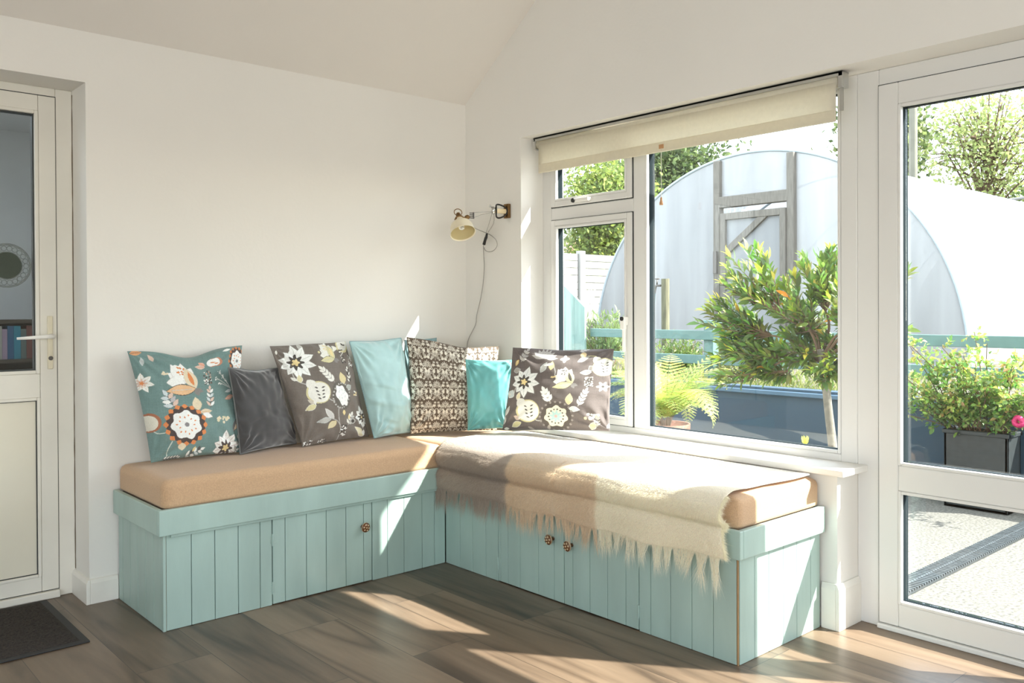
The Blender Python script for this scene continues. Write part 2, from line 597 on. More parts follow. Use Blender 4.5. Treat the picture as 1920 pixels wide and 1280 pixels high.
# lower casement
ring(MB(), .140, .195, -1.040, -.509, .607, 1.595, .030).build('casement_frame', 'upvc', win, bevel=.004)
ring(MB(), .137, .156, -1.010, -.539, .637, 1.565, .012).build('glazing_bead', 'upvc', win, bevel=.003)
ring(MB(), .156, .188, -1.0095, -.5395, .6375, 1.5645, .0115).build('gasket', 'spacer', win)
box('pane', 'glazing', (.176, .180, -1.002, -.547, .645, 1.557), win)
# top light
ring(MB(), .140, .195, -1.040, -.509, 1.662, 1.962, .030).build('toplight_frame', 'upvc', win, bevel=.004)
ring(MB(), .137, .156, -1.010, -.539, 1.692, 1.932, .010).build('glazing_bead', 'upvc', win, bevel=.003)
ring(MB(), .156, .188, -1.0095, -.5395, 1.6925, 1.9315, .0095).build('gasket', 'spacer', win)
box('pane', 'glazing', (.176, .180, -1.002, -.547, 1.70, 1.924), win)
# dark strips painted in for the shadow gaps round the sashes
g = ring(MB(), .1485, .152, -1.0445, -.5055, .6045, 1.5975, .004)
ring(g, .1485, .152, -1.0445, -.5055, 1.6585, 1.9655, .004)
g.build('shadow_gap_strip', 'gasket', win)
# handles
h = MB(); h.box(.118, .140, -1.022, -1.004, 1.075, 1.115); h.box(.104, .122, -1.026, -1.000, 1.055, 1.115); h.box(.106, .120, -1.024, -1.010, .955, 1.06)
hd = h.build('casement_handle', 'handle_white', win, bevel=.004)
MB().tube([(.100, -1.013, 1.105), (.106, -1.013, 1.105)], .010, 12).build('lock_button', 'rubber', hd)
h = MB(); h.box(.118, .140, -.80, -.72, 1.671, 1.686); h.box(.104, .122, -.80, -.69, 1.668, 1.686)
hd = h.build('toplight_handle', 'handle_white', win, bevel=.004)
MB().tube([(.098, -.705, 1.677), (.106, -.705, 1.677)], .011, 12).build('lock_button', 'rubber', hd)
# sill board
w = MB()
w.box(-.034, .150, -2.1515, YJ, .555, .577)
w.box(-.034, .150, -2.1515, YS, .555, .577)
w = MB(); w.box(-.034, .152, -2.1515, YJ + .0, .554, .577)
w.build('window_sill', 'sill_paint', win, bevel=.003)
for k, (a, b) in enumerate([]):
    pass

# ------------------------------------------------------------------ french doors (door_1 near window, door_2 further)
df = thing('trim_1', (.18, -3.09, 0), kind=ST)
w = MB()
w.box(fx0, fx1, -2.194, YS, 0, ZH)
w.box(fx0, fx1, -4.065, -3.985, 0, ZH)
w.box(fx0, fx1, -3.985, -2.194, 1.948, ZH)
w.box(.128, .235, -3.985, -2.194, 0.0, .018)
w.build('door_frame', 'upvc', df, bevel=.004)
def french(name, ya, yb):
    d = thing(name, (.18, (ya + yb) / 2, .02), kind=ST)
    s = .071
    z0, z1 = .020, 1.946
    w = MB()
    w.box(.140, .200, ya - s, ya, z0, z1); w.box(.140, .200, yb, yb + s, z0, z1)
    w.box(.140, .200, yb + s, ya - s, z0, .100); w.box(.140, .200, yb + s, ya - s, 1.868, z1)
    w.box(.140, .200, yb + s, ya - s, .502, .592)
    w.build('stile_and_rail_frame', 'upvc', d, bevel=.004)
    for (za, zb) in ((.100, .502), (.592, 1.868)):
        ring(MB(), .137, .158, ya - s, yb + s, za, zb, .011).build('glazing_bead', 'upvc', d, bevel=.003)
        ring(MB(), .158, .194, ya - s - .0005, yb + s + .0005, za + .0005, zb - .0005, .0105).build('gasket', 'spacer', d)
        box('pane', 'glazing', (.176, .180, yb + s + .012, ya - s - .012, za + .012, zb - .012), d)
    return d
d1 = french('door_2', -2.196, -3.006)
d2 = french('door_3', -3.010, -3.983)
g = ring(MB(), .1485, .152, -3.0095, -2.1925, .0185, 1.9495, .004)
g.build('shadow_gap_strip', 'gasket', df)  # dark strip standing in for the shaded gap round the door sash

# ------------------------------------------------------------------ white half-glazed door in the back wall
dA = thing('door_1', (-2.37, .20, 0), kind=ST)
YA = .184
w = MB()
w.box(-1.963, XO, YA, YA + .07, 0, ZD); w.box(XO2, -2.78, YA, YA + .07, 0, ZD); w.box(-2.78, -1.963, YA, YA + .07, 2.012, ZD)
w.box(-2.78, -1.963, YA - .02, YA + .09, 0, .030)
w.build('door_frame', 'upvc_old', dA, bevel=.004)
def ringx(mb, y0, y1, xa, xb, za, zb, t):
    mb.box(xa, xa + t, y0, y1, za, zb); mb.box(xb - t, xb, y0, y1, za, zb)
    mb.box(xa + t, xb - t, y0, y1, za, za + t); mb.box(xa + t, xb - t, y0, y1, zb - t, zb)
    return mb
lf = MB()
lf.box(-2.0265, -1.965, YA - .006, YA + .05, .034, 2.009)
lf.box(-2.778, -2.716, YA - .006, YA + .05, .034, 2.009)
lf.box(-2.716, -2.0275, YA - .006, YA + .05, .034, .092)
lf.box(-2.716, -2.0275, YA - .006, YA + .05, .808, .902)
lf.box(-2.716, -2.0275, YA - .006, YA + .05, 1.948, 2.009)
leafo = lf.build('door_leaf', 'upvc_old', dA, bevel=.002)
ringx(MB(), YA - .010, YA + .02, -2.716, -2.0275, .902, 1.948, .014).build('glazing_bead', 'upvc_old', leafo, bevel=.003)
ringx(MB(), YA + .004, YA + .03, -2.704, -2.0395, .914, 1.936, .007).build('gasket', 'gasket', leafo)
box('pane', 'glazing_dim', (-2.70, -2.042, YA + .014, YA + .018, .916, 1.934), leafo)
ringx(MB(), YA - .010, YA + .02, -2.716, -2.0275, .092, .808, .012).build('panel_bead', 'upvc_old', leafo, bevel=.003)
ringx(MB(), YA - .002, YA + .02, -2.705, -2.0385, .103, .797, .004).build('panel_gap', 'gasket', leafo)
box('panel', 'panel_cream', (-2.70, -2.043, YA + .002, YA + .02, .107, .793), leafo)
ringx(MB(), YA + .001, YA + .004, -2.780, -1.9615, .030, 2.0135, .003).build('shadow_gap_strip', 'gasket', dA)  # dark ring standing in for the shaded gap between leaf and frame
hp = MB(); hp.box(-2.001, -1.982, YA - .016, YA - .005, .919, 1.132)
hpo = hp.build('handle_plate', 'handle_cream', leafo, bevel=.003)
hl = MB()
hl.tube([(-1.990, YA - .014, 1.051), (-1.990, YA - .048, 1.051)], .010, 12)
hl.tube([(-1.990, YA - .048, 1.051), (-2.02, YA - .052, 1.050), (-2.075, YA - .056, 1.047), (-2.118, YA - .050, 1.045)], [.010, .008, .0065, .005], 12)
hl.build('lever', 'handle_white', hpo, smooth=True)
MB().tube([(-1.991, YA - .020, .963), (-1.991, YA - .014, .963)], .0085, 16).build('key_cylinder', 'tap_metal', hpo)
# dirty caulk line beside the frame
w = MB()
pts = []
for i in range(40):
    z = .10 + i * (1.93 / 39)
    pts.append((XO - .0015 + random.uniform(-.0006, .0006), YA - .001, z))
w.tube(pts, [random.uniform(.0008, .0024) for _ in pts], 5)
w.build('trim_3', 'dirt', kind=ST)
w = MB()


# ------------------------------------------------------------------ the room behind that door
w = MB()
w.box(-4.2, -1.0, 2.6, 2.7, -.1, 2.4); w.box(-1.1, -1.0, .3, 2.6, -.1, 2.4); w.box(-4.3, -4.2, .3, 2.7, -.1, 2.4); w.box(-2.3, -1.1, .3, 2.6, 2.3, 2.4); w.box(-4.2, -2.3, .3, .6, 2.3, 2.4); w.box(-4.2, -2.3, 1.9, 2.6, 2.3, 2.4)
w.build('wall_far', 'grey_room', kind=ST)
box('floor.001', 'grey_room', (-4.2, -1.0, .3, 2.6, -.1, -.001), kind=ST)
bk = thing('bookcase', (-1.9, 1.9, 0), label='dark low bookcase seen through the door glass', category='bookcase')
w = MB()
w.box(-2.9, -1.2, 1.80, 2.05, 1.085, 1.105); w.box(-2.9, -1.2, 1.80, 2.05, .865, .885); w.box(-2.9, -1.2, 1.80, 2.05, .62, .64)
w.box(-2.9, -1.2, 2.03, 2.05, 0, 1.105); w.box(-2.9, -2.88, 1.8, 2.05, 0, 1.105); w.box(-1.22, -1.2, 1.8, 2.05, 0, 1.105)
w.build('shelves', 'shelf_wood', bk)
def book(x, z, wd, hh, mi, lab, grp):
    b = thing('book', (x, 1.9, z), label=lab, category='book', group=grp)
    hm = MB(); hm.box(x, x + .002, 1.82, 1.98, z, z + hh); hm.box(x + wd - .002, x + wd, 1.82, 1.98, z, z + hh); hm.box(x, x + wd, 1.815, 1.82, z, z + hh)
    hm.build('book_cover', 'book_%d' % mi, b)
    box('pages', 'cord_white', (x + .002, x + wd - .002, 1.821, 1.975, z + .004, z + hh - .004), b)
CN = ['beige', 'dark green', 'navy', 'mauve', 'maroon', 'pale grey-green', 'black', 'bright blue']
ORD = ['leftmost', 'second from the left', 'third from the left', 'fourth from the left', 'fifth from the left', 'sixth from the left', 'seventh from the left', 'eighth from the left', 'ninth from the left']
for zz_, row, seq in ((.885, 'upper', [0, 6, 5, 0, 3, 2, 7, 1, 4]), (.64, 'lower', [5, 0, 5, 0, 1, 5, 0, 5, 5])):
    x = -1.945
    for i, mi in enumerate(seq):
        wd = random.uniform(.024, .036)
        book(x, zz_, wd, random.uniform(.15, .19), mi, '%s book behind the door glass, %s on the %s shelf' % (CN[mi], ORD[i], row), 'books on the %s shelf of the bookcase behind the door' % row)
        x += wd + .001
bx = MB(); bx.box(-2.26, -2.06, 1.84, 2.0, 1.105, 1.205)
bx.build('storage_box', 'filigree', bevel=.01, label='grey box on top of the dark bookcase behind the door', category='box')
pl = thing('round_mirror', (-2.13, .235, 1.33), label='round dark mirror with a pale filigree rim behind the white door glass', category='mirror')
MB().lathe([(0, 0), (.052, 0), (.052, .004), (0, .004)], (-2.13, .235, 1.332), (0, -1, 0), 32).build('mirror_glass', 'mirror_dark', pl)
w = MB()
for k in range(22):
    a = 2 * PI * k / 22
    cx, cz = -2.13 + .068 * math.cos(a), 1.332 + .068 * math.sin(a)
    pp = [(cx + .0095 * math.cos(b), .232, cz + .0095 * math.sin(b)) for b in np.linspace(0, 2 * PI, 9)]
    w.tube(pp, .0016, 5, False)
for rr in (.054, .081, .086):
    pp = [(-2.13 + rr * math.cos(b), .232, 1.332 + rr * math.sin(b)) for b in np.linspace(0, 2 * PI, 41)]
    w.tube(pp, .002, 6, False)
w.build('filigree_rim', 'filigree', pl)

# door mat
dm = thing('door_mat', (-2.45, -.14, 0), label='dark brown ribbed entrance mat on the floor before the white door', category='door mat')
w = MB(); w.box(-2.95, -2.018, -.428, .146, .0005, .006)
w.build('rubber_backing', 'mat_edge', dm, bevel=.002)
n1, n2 = 150, 90
gx, gy = np.meshgrid(np.linspace(-2.93, -2.045, n1), np.linspace(-.405, .135, n2), indexing='ij')
gz = .0065 + .004 * rng.random(gx.shape) * np.minimum(1, np.minimum((gx + 2.93) * 60, (-2.045 - gx) * 60)) * np.minimum(1, np.minimum((gy + .405) * 60, (.135 - gy) * 60))
idx = np.arange(n1 * n2).reshape(n1, n2)
Fq = np.stack([idx[:-1, :-1], idx[1:, :-1], idx[1:, 1:], idx[:-1, 1:]], -1).reshape(-1, 4)
link_mesh('pile', np.stack([gx, gy, gz], -1).reshape(-1, 3), Fq, 'mat_pile', dm)

# ------------------------------------------------------------------ benches
ZT, ZB = .440, .347
def boards(axis, seams, fixed, thick, z0, z1, skip=None):
    w = MB()
    for a, b in zip(seams[:-1], seams[1:]):
        lo, hi = min(a, b) + .0011, max(a, b) - .0011
        if axis == 'x':
            w.box(lo, hi, fixed, fixed + thick, z0, z1)
        else:
            w.box(fixed, fixed + thick, lo, hi, z0, z1)
    return w
def hinge(name, parent, p, axis):
    x, y, z = p
    w = MB()
    w.tube([(x, y, z - .024), (x, y, z + .024)], .0035, 8)
    if axis == 'x':
        w.box(x + .001, x + .020, y + .001, y + .004, z - .017, z + .017)
        w.box(x - .007, x - .001, y + .001, y + .004, z - .015, z + .015)
    else:
        w.box(x + .001, x + .004, y - .018, y - .001, z - .017, z + .017)
        w.box(x + .001, x + .004, y + .001, y + .006, z - .015, z + .015)
    return w.build(name, 'sage', parent, bevel=.0008, label='paint-covered butt hinge')
def knob(parent, p, d):
    k = MB().lathe([(.0, 0), (.008, 0), (.007, .012), (.012, .017), (.0185, .022), (.0195, .027), (.016, .032), (.006, .0345), (0, .035)], p, d, 28)
    ko = k.build('knob', 'knob_brown', parent, smooth=True, label='brown ceramic knob with cream petals')
    n = Vector(d); u = n.orthogonal().normalized(); v = n.cross(u)
    w = MB()
    for j in range(6):
        a = 2 * PI * j / 6
        c = Vector(p) + n * .0325 + (u * math.cos(a) + v * math.sin(a)) * .0115
        w.lathe([(0, .0025), (.003, .0018), (.0042, 0), (.003, -.002)], c, d, 10)
    w.lathe([(0, .0045), (.003, .003), (.0042, 0)], Vector(p) + n * .033, d, 12)
    w.lathe([(.0195, -.002), (.0208, 0), (.0195, .002)], Vector(p) + n * .0265, d, 28)
    w.build('knob_inlay', 'knob_cream', ko, smooth=True)
    return ko

b1 = thing('storage_bench', (-1.0, -.25, 0), label='pale sage boarded storage bench along the back wall with one hinged door', category='bench')
Y1, X1 = -.505, -1.795
box('carcass', 'sage_dark', (X1 + .018, -.002, Y1 + .017, -.002, 0, .425), b1)
box('end_panel_core', 'sage_dark', (X1 + .012, X1 + .017, Y1 + .016, -.018, 0, .42), b1)
boards('x', [-1.784, -1.692, -1.604, -1.513, -1.425, -1.3755], Y1, .015, 0.001, ZB).build('front_panel', 'sage', b1, bevel=.0015)
boards('x', [-.9185, -.841, -.756, -.659, -.590, -.5305], Y1, .015, 0.001, ZB).build('front_panel', 'sage', b1, bevel=.0015)
dr = boards('x', [-1.3735, -1.32, -1.227, -1.138, -1.046, -.961, -.9205], Y1, .015, 0.004, ZB - .006).build('door', 'sage', b1, bevel=.0015)
hinge('hinge', dr, (-1.3745, Y1 - .002, .256), 'x'); hinge('hinge', dr, (-1.3745, Y1 - .002, .068), 'x')
knob(dr, (-.967, Y1, .239), (0, -1, 0))
boards('y', [-.490, -.41, -.325, -.24, -.155, -.07, -.018], X1, .012, 0.001, ZB).build('end_panel', 'sage', b1, bevel=.0012)
box('corner_strip', 'sage', (X1, X1 + .0105, Y1 - .001, -.491, 0.0, ZB), b1, .001)
box('raw_edge', 'raw_edge', (X1 + .0102, X1 + .0115, Y1 + .001, -.492, 0.0, ZB), b1)
w = MB(); w.box(-1.815, -.5505, -.526, -.506, ZB, ZT); w.box(-1.815, -1.796, -.506, -.018, ZB, ZT)
w.build('top_trim', 'sage', b1, bevel=.003)
w = MB(); w.box(-1.77, -.5505, -.516, -.506, ZB - .011, ZB)
w.build('under_batten', 'sage', b1, bevel=.002)

b2 = thing('storage_bench', (-.26, -1.28, 0), label='pale sage boarded storage bench below the window with two doors', category='bench')
X2, Y2 = -.529, -2.055
box('carcass', 'sage_dark', (X2 + .016, -.002, Y2 + .015, -.492, 0, .425), b2)
boards('y', [-.8715, -.79, -.70, -.61, -.5065], X2, .015, .001, ZB).build('front_panel', 'sage', b2, bevel=.0015)
dl = boards('y', [-.8735, -.908+.02, -.935, -1.01, -1.12, -1.21, -1.2645], X2, .015, .004, ZB - .006).build('door', 'sage', b2, bevel=.0015, label='left-hand boarded door')
dq = boards('y', [-1.2665, -1.312, -1.402, -1.491, -1.58, -1.6405], X2, .015, .004, ZB - .006).build('door', 'sage', b2, bevel=.0015, label='right-hand boarded door')
boards('y', [-1.6425, -1.695, -1.782, -1.872, -1.958, -2.048], X2, .015, .001, ZB).build('front_panel', 'sage', b2, bevel=.0015)
hinge('hinge', dl, (X2 - .002, -.8725, .245), 'y'); hinge('hinge', dl, (X2 - .002, -.8725, .078), 'y')
hinge('hinge', dq, (X2 - .002, -1.6415, .254), 'y'); hinge('hinge', dq, (X2 - .002, -1.6415, .070), 'y')
knob(dl, (X2, -1.205, .246), (-1, 0, 0)); knob(dq, (X2, -1.308, .241), (-1, 0, 0))
boards('x', [-.5215, -.436, -.35, -.26, -.174, -.081, -.0165], Y2, .013, .001, ZB).build('end_panel', 'sage', b2, bevel=.0012)
box('raw_edge', 'raw_edge', (X2 + .001, -.5225, Y2 + .002, -2.0485, 0, ZB), b2)
w = MB(); w.box(-.550, -.530, -2.076, -.5265, ZB, ZT); w.box(-.530, -.018, -2.076, -2.056, ZB, ZT)
w.build('top_trim', 'sage', b2, bevel=.003)
w = MB(); w.box(-.540, -.530, -2.03, -.5265, ZB - .011, ZB)
w.build('under_batten', 'sage', b2, bevel=.002)

# seat cushions: rounded foam blocks
def foam(name, x0, x1, y0, y1, z0, z1, r, seed, **tags):
    nx, ny, nz = 60, 60, 14
    def face(a0, a1, b0, b1, na, nb, fn):
        A, B = np.meshgrid(np.linspace(a0, a1, na), np.linspace(b0, b1, nb), indexing='ij')
        P = fn(A, B)
        i = np.arange(na * nb).reshape(na, nb)
        return P.reshape(-1, 3), np.stack([i[:-1, :-1], i[1:, :-1], i[1:, 1:], i[:-1, 1:]], -1).reshape(-1, 4)
    Vs, Fs, n = [], [], 0
    one = np.ones
    for fn, d, flip in (
        (lambda A, B: np.stack([A, B, z1 * one(A.shape)], -1), ('x', 'y'), False),
        (lambda A, B: np.stack([A, B, z0 * one(A.shape)], -1), ('x', 'y'), True),
        (lambda A, B: np.stack([A, y0 * one(A.shape), B], -1), ('x', 'z'), False),
        (lambda A, B: np.stack([A, y1 * one(A.shape), B], -1), ('x', 'z'), True),
        (lambda A, B: np.stack([x0 * one(A.shape), A, B], -1), ('y', 'z'), True),
        (lambda A, B: np.stack([x1 * one(A.shape), A, B], -1), ('y', 'z'), False)):
        rg = {'x': (x0, x1, nx), 'y': (y0, y1, ny), 'z': (z0, z1, nz)}
        a, b = rg[d[0]], rg[d[1]]
        V, Fq = face(a[0], a[1], b[0], b[1], a[2], b[2], fn)
        if flip:
            Fq = Fq[:, ::-1]
        Vs.append(V); Fs.append(Fq + n); n += len(V)
    V = np.concatenate(Vs); Fq = np.concatenate(Fs)
    lo = np.array([x0 + r, y0 + r, z0 + .012]); hi = np.array([x1 - r, y1 - r, z1 - r])
    cl = np.clip(V, lo, hi)
    d = V - cl
    L = np.linalg.norm(d, axis=1, keepdims=True)
    rad = np.where(d[:, 2:3] < 0, np.array([[r]]), r)
    inside = L < 1e-9
    dn = np.where(inside, 0, d / np.maximum(L, 1e-9))
    V2 = cl + dn * rad * np.where(d[:, 2:3] < -1e-9, .6, 1.0)
    V2[:, 2] = np.where(V[:, 2] <= z0 + 1e-6, z0, np.maximum(V2[:, 2], z0))
    # crown and small dents
    cx = (V2[:, 0] - x0) / (x1 - x0); cy = (V2[:, 1] - y0) / (y1 - y0)
    up = smoothstep((V2[:, 2] - z0) / (z1 - z0))
    V2[:, 2] += up * (.008 * np.sin(PI * np.clip(cx, 0, 1)) * np.sin(PI * np.clip(cy, 0, 1)) + .005 * vnoise(V2[:, 0] * 9, V2[:, 1] * 9, seed))
    return link_mesh(name, V2, Fq, 'linen', smooth=True, **tags)
foam('seat_cushion', -1.792, -.530, -.503, -.006, .4255, .540, .030, 3,
     label='tan linen seat cushion on the bench along the back wall', category='seat cushion', group='tan bench cushions')
foam('seat_cushion', -.527, -.006, -2.052, -.006, .4255, .540, .030, 5,
     label='tan linen seat cushion under the pale throw beside the window', category='seat cushion', group='tan bench cushions')

def weld(o, d=1e-4):
    import bmesh
    bm = bmesh.new(); bm.from_mesh(o.data)
    bmesh.ops.remove_doubles(bm, verts=bm.verts, dist=d)
    bm.to_mesh(o.data); bm.free()
for o in list(C.objects):
    if o.name.startswith('seat_cushion'):
        weld(o)

# ------------------------------------------------------------------ roller blind
rb = thing('roller_blind', (.07, -1.30, 1.82), label='cream roller blind pulled a little way down inside the window recess', category='blind')
MB().tube([(.072, -.499, 1.972), (.072, -2.086, 1.972)], .021, 24).build('fabric_roll', 'blind_fabric', rb, smooth=True)
w = MB()
NB = 40
vs, fs = [], []
for i in range(NB + 1):
    y = -.517 + (-2.082 + .517) * i / NB
    for j, (x, z) in enumerate([(.052, 1.972), (.0515, 1.93), (.052, 1.90), (.0525, 1.872), (.053, 1.826)]):
        vs.append((x + .0022 * math.sin(y * 9 + j) * (j > 1), y, z))
for i in range(NB):
    for j in range(4):
        a = i * 5 + j
        fs.append((a, a + 1, a + 6, a + 5))
w.add(vs, fs)
fo = w.build('fabric', 'blind_fabric', rb, smooth=True)
so = fo.modifiers.new('thick', 'SOLIDIFY'); so.thickness = .0012
box('hem_pocket', 'blind_fabric', (.048, .058, -2.081, -.518, 1.8245, 1.868), rb, .003)
w = MB(); w.box(.050, .098, -2.108, -.480, 1.996, 2.004); w.box(.050, .056, -2.108, -.480, 1.986, 2.004)
w.build('head_rail', 'blind_alu', rb, bevel=.001)
for nm, ys in (('bracket', (-2.110, -2.090)), ('bracket', (-.496, -.482))):
    w = MB(); w.box(.050, .094, ys[0], ys[1], 1.945, 2.000)
    w.build(nm, 'chrome', rb, bevel=.003)
w = MB(); w.box(.060, .064, -2.106, -2.092, 1.862, 1.945); w.build('pull_tape', 'blind_alu', rb)
w = MB(); w.box(.044, .048, -1.302, -1.278, 1.838, 1.856)
for yy in (-1.297, -1.283):
    w.tube([(.042, yy, 1.847), (.045, yy, 1.847)], .002, 8)
w.build('cord_clip', 'toggle', rb, bevel=.001)
MB().tube([(.045, -1.290, 1.840), (.045, -1.290, 1.628)], .0012, 6).build('pull_cord', 'cord_white', rb)
MB().lathe([(0, .034), (.0035, .033), (.005, .026), (.0045, .020), (.008, .010), (.0078, 0), (0, -.001)], (.045, -1.290, 1.596), n=16).build('pull_toggle', 'toggle', rb, smooth=True)

# ------------------------------------------------------------------ wall lamp
lp = thing('wall_lamp', (-.005, -.34, 1.60), label='cream bell-shaped clamp lamp on the wall beside the window recess', category='lamp')
w = MB(); w.box(-.016, -.0005, -.366, -.328, 1.612, 1.684); w.tube([(-.016, -.345, 1.670), (-.024, -.345, 1.670)], .007, 10); w.tube([(-.016, -.345, 1.624), (-.024, -.345, 1.624)], .007, 10)
w.build('wall_bracket', 'brass', lp, bevel=.004)
box('wooden_arm', 'timber_arm', (-.100, -.014, -.352, -.334, 1.634, 1.657), lp, .003)
w = MB()
w.tube([(-.100, -.343, 1.630), (-.094, -.343, 1.662)], .010, 12)
w.tube([(-.096, -.338, 1.655), (-.108, -.330, 1.672), (-.112, -.334, 1.664)], .0035, 8)
w.build('wing_nut', 'chrome', lp, smooth=True)
pts = [(-.052 - .037 * math.sin(a), -.343 + .014 * math.cos(a * 2), 1.646 + .034 * math.cos(a)) for a in np.linspace(0, 2 * PI, 30)]
MB().tube(pts, .0042, 8, False).build('cable_loop', 'black', lp, smooth=True)
w = MB()
w.tube([(-.098, -.343, 1.640), (-.165, -.342, 1.632), (-.232, -.340, 1.625)], .0016, 6)
w.tube([(-.098, -.343, 1.636), (-.165, -.342, 1.622), (-.232, -.340, 1.598)], .0016, 6)
w.build('fork_wires', 'flex', lp)
w = MB()
for dz in (-.012, -.004, .004, .012):
    w.tube([(-.228, -.340, 1.611 + dz), (-.246, -.340, 1.611 + dz)], .0022, 8)
w.box(-.224, -.220, -.344, -.336, 1.596, 1.628)
w.build('fork_grip', 'tap_metal', lp)
MB().lathe([(0, -.014), (.008, -.011), (.012, 0), (.008, .011), (0, .014)], (-.262, -.341, 1.601), (1, 0, .1), 16).build('swivel_joint', 'brass', lp, smooth=True)
NK = Vector((-.313, -.341, 1.594)); AX = Vector((-.164, -.524, -.836)).normalized()
sh = MB().lathe([(.0155, -.002), (.017, .006), (.017, .016), (.020, .020), (.036, .028), (.049, .040), (.0555, .056), (.0575, .072), (.060, .090), (.0625, .094),
                 (.0610, .0945), (.0585, .090), (.0558, .072), (.0535, .056), (.047, .041), (.034, .030), (.010, .024), (0, .024)], NK, AX, 48)
sho = sh.build('lamp_shade', 'enamel', lp, smooth=True)
MB().lathe([(.0, .0255), (.0095, .026), (.033, .0325), (.0455, .043), (.0522, .057), (.0546, .072), (.0574, .089)], NK, AX, 48).build('shade_lining', 'enamel_in', sho, smooth=True)
w = MB()
u = AX.orthogonal().normalized(); v = AX.cross(u)
w.tube([NK + AX * (.034 + .034 * t) + (u * math.cos(t * 19) + v * math.sin(t * 19)) * (.011 - .004 * abs(t - .5)) for t in np.linspace(0, 1, 50)], .0042, 8)
w.lathe([(.009, .022), (.009, .036), (.004, .038)], NK, AX, 14)
w.build('spiral_bulb', 'bulb', sho, smooth=True)
w = MB()
w.lathe([(.0175, -.004), (.0205, -.003), (.0205, .003), (.0175, .004)], NK + AX * .002, AX, 24)
w.lathe([(.0, -.030), (.009, -.028), (.012, -.018), (.012, -.004), (.016, -.003)], NK, AX, 20)
pts = [NK + AX * -.012 + Vector((.030 * math.cos(a) - .004, 0, .022 + .020 * math.sin(a))) * .8 for a in np.linspace(0, 2 * PI, 22)]
w.tube(pts, .0022, 6, False)
w.tube([NK + AX * -.004 + Vector((.015, 0, .004)), NK + Vector((.03, 0, .002)), Vector((-.262, -.341, 1.601))], .005, 8)
w.tube([NK + Vector((-.016, -.002, -.004)), NK + Vector((-.030, -.006, -.010))], .004, 8)
w.build('neck_clamp', 'brass', lp, smooth=True)
# cable: from the arm, through a loop and the inline switch, down the wall
w = MB()
def spline(P, n=8):
    P = [Vector(p) for p in P]
    out = []
    for i in range(len(P) - 1):
        p0, p1, p2, p3 = P[max(i - 1, 0)], P[i], P[i + 1], P[min(i + 2, len(P) - 1)]
        for k in range(n):
            t = k / n
            out.append(.5 * ((2 * p1) + (-p0 + p2) * t + (2 * p0 - 5 * p1 + 4 * p2 - p3) * t * t + (-p0 + 3 * p1 - 3 * p2 + p3) * t ** 3))
    out.append(P[-1])
    return out
w.tube(spline([(-.300, -.330, 1.575), (-.20, -.28, 1.568), (-.12, -.25, 1.555), (-.03, -.209, 1.545), (-.03, -.251, 1.528), (-.03, -.285, 1.504), (-.03, -.293, 1.476), (-.03, -.267, 1.453), (-.03, -.229, 1.447), (-.03, -.199, 1.457), (-.025, -.184, 1.472)]), .0021, 6)
w.tube(spline([(-.09, -.340, 1.634), (-.05, -.290, 1.590), (-.03, -.222, 1.548)]), .0021, 6)
w.tube(spline([(-.100, -.344, 1.650), (-.07, -.285, 1.600), (-.035, -.200, 1.520), (-.022, -.180, 1.487)]), .0017, 6)
w.tube(spline([(-.028, -.188, 1.490), (-.014, -.165, 1.479), (-.012, -.165, 1.429), (-.012, -.168, 1.373), (-.012, -.159, 1.29), (-.012, -.137, 1.206), (-.012, -.105, 1.122), (-.012, -.096, 1.074), (-.012, -.064, 1.031), (-.014, -.038, .994), (-.02, -.030, .945), (-.03, -.03, .80)]), .0022, 6)
w.build('power_cord', 'flex', lp, smooth=True)
MB().tube([(-.03, -.213, 1.545), (-.03, -.205, 1.522), (-.03, -.198, 1.510), (-.03, -.188, 1.487)], [.0055, .0085, .0075, .0085], 10).build('inline_switch', 'black', lp, smooth=True)

# ------------------------------------------------------------------ scatter cushions
CRM = (.82, .80, .72); WHT = (.88, .90, .88); YEL = (.80, .66, .34)


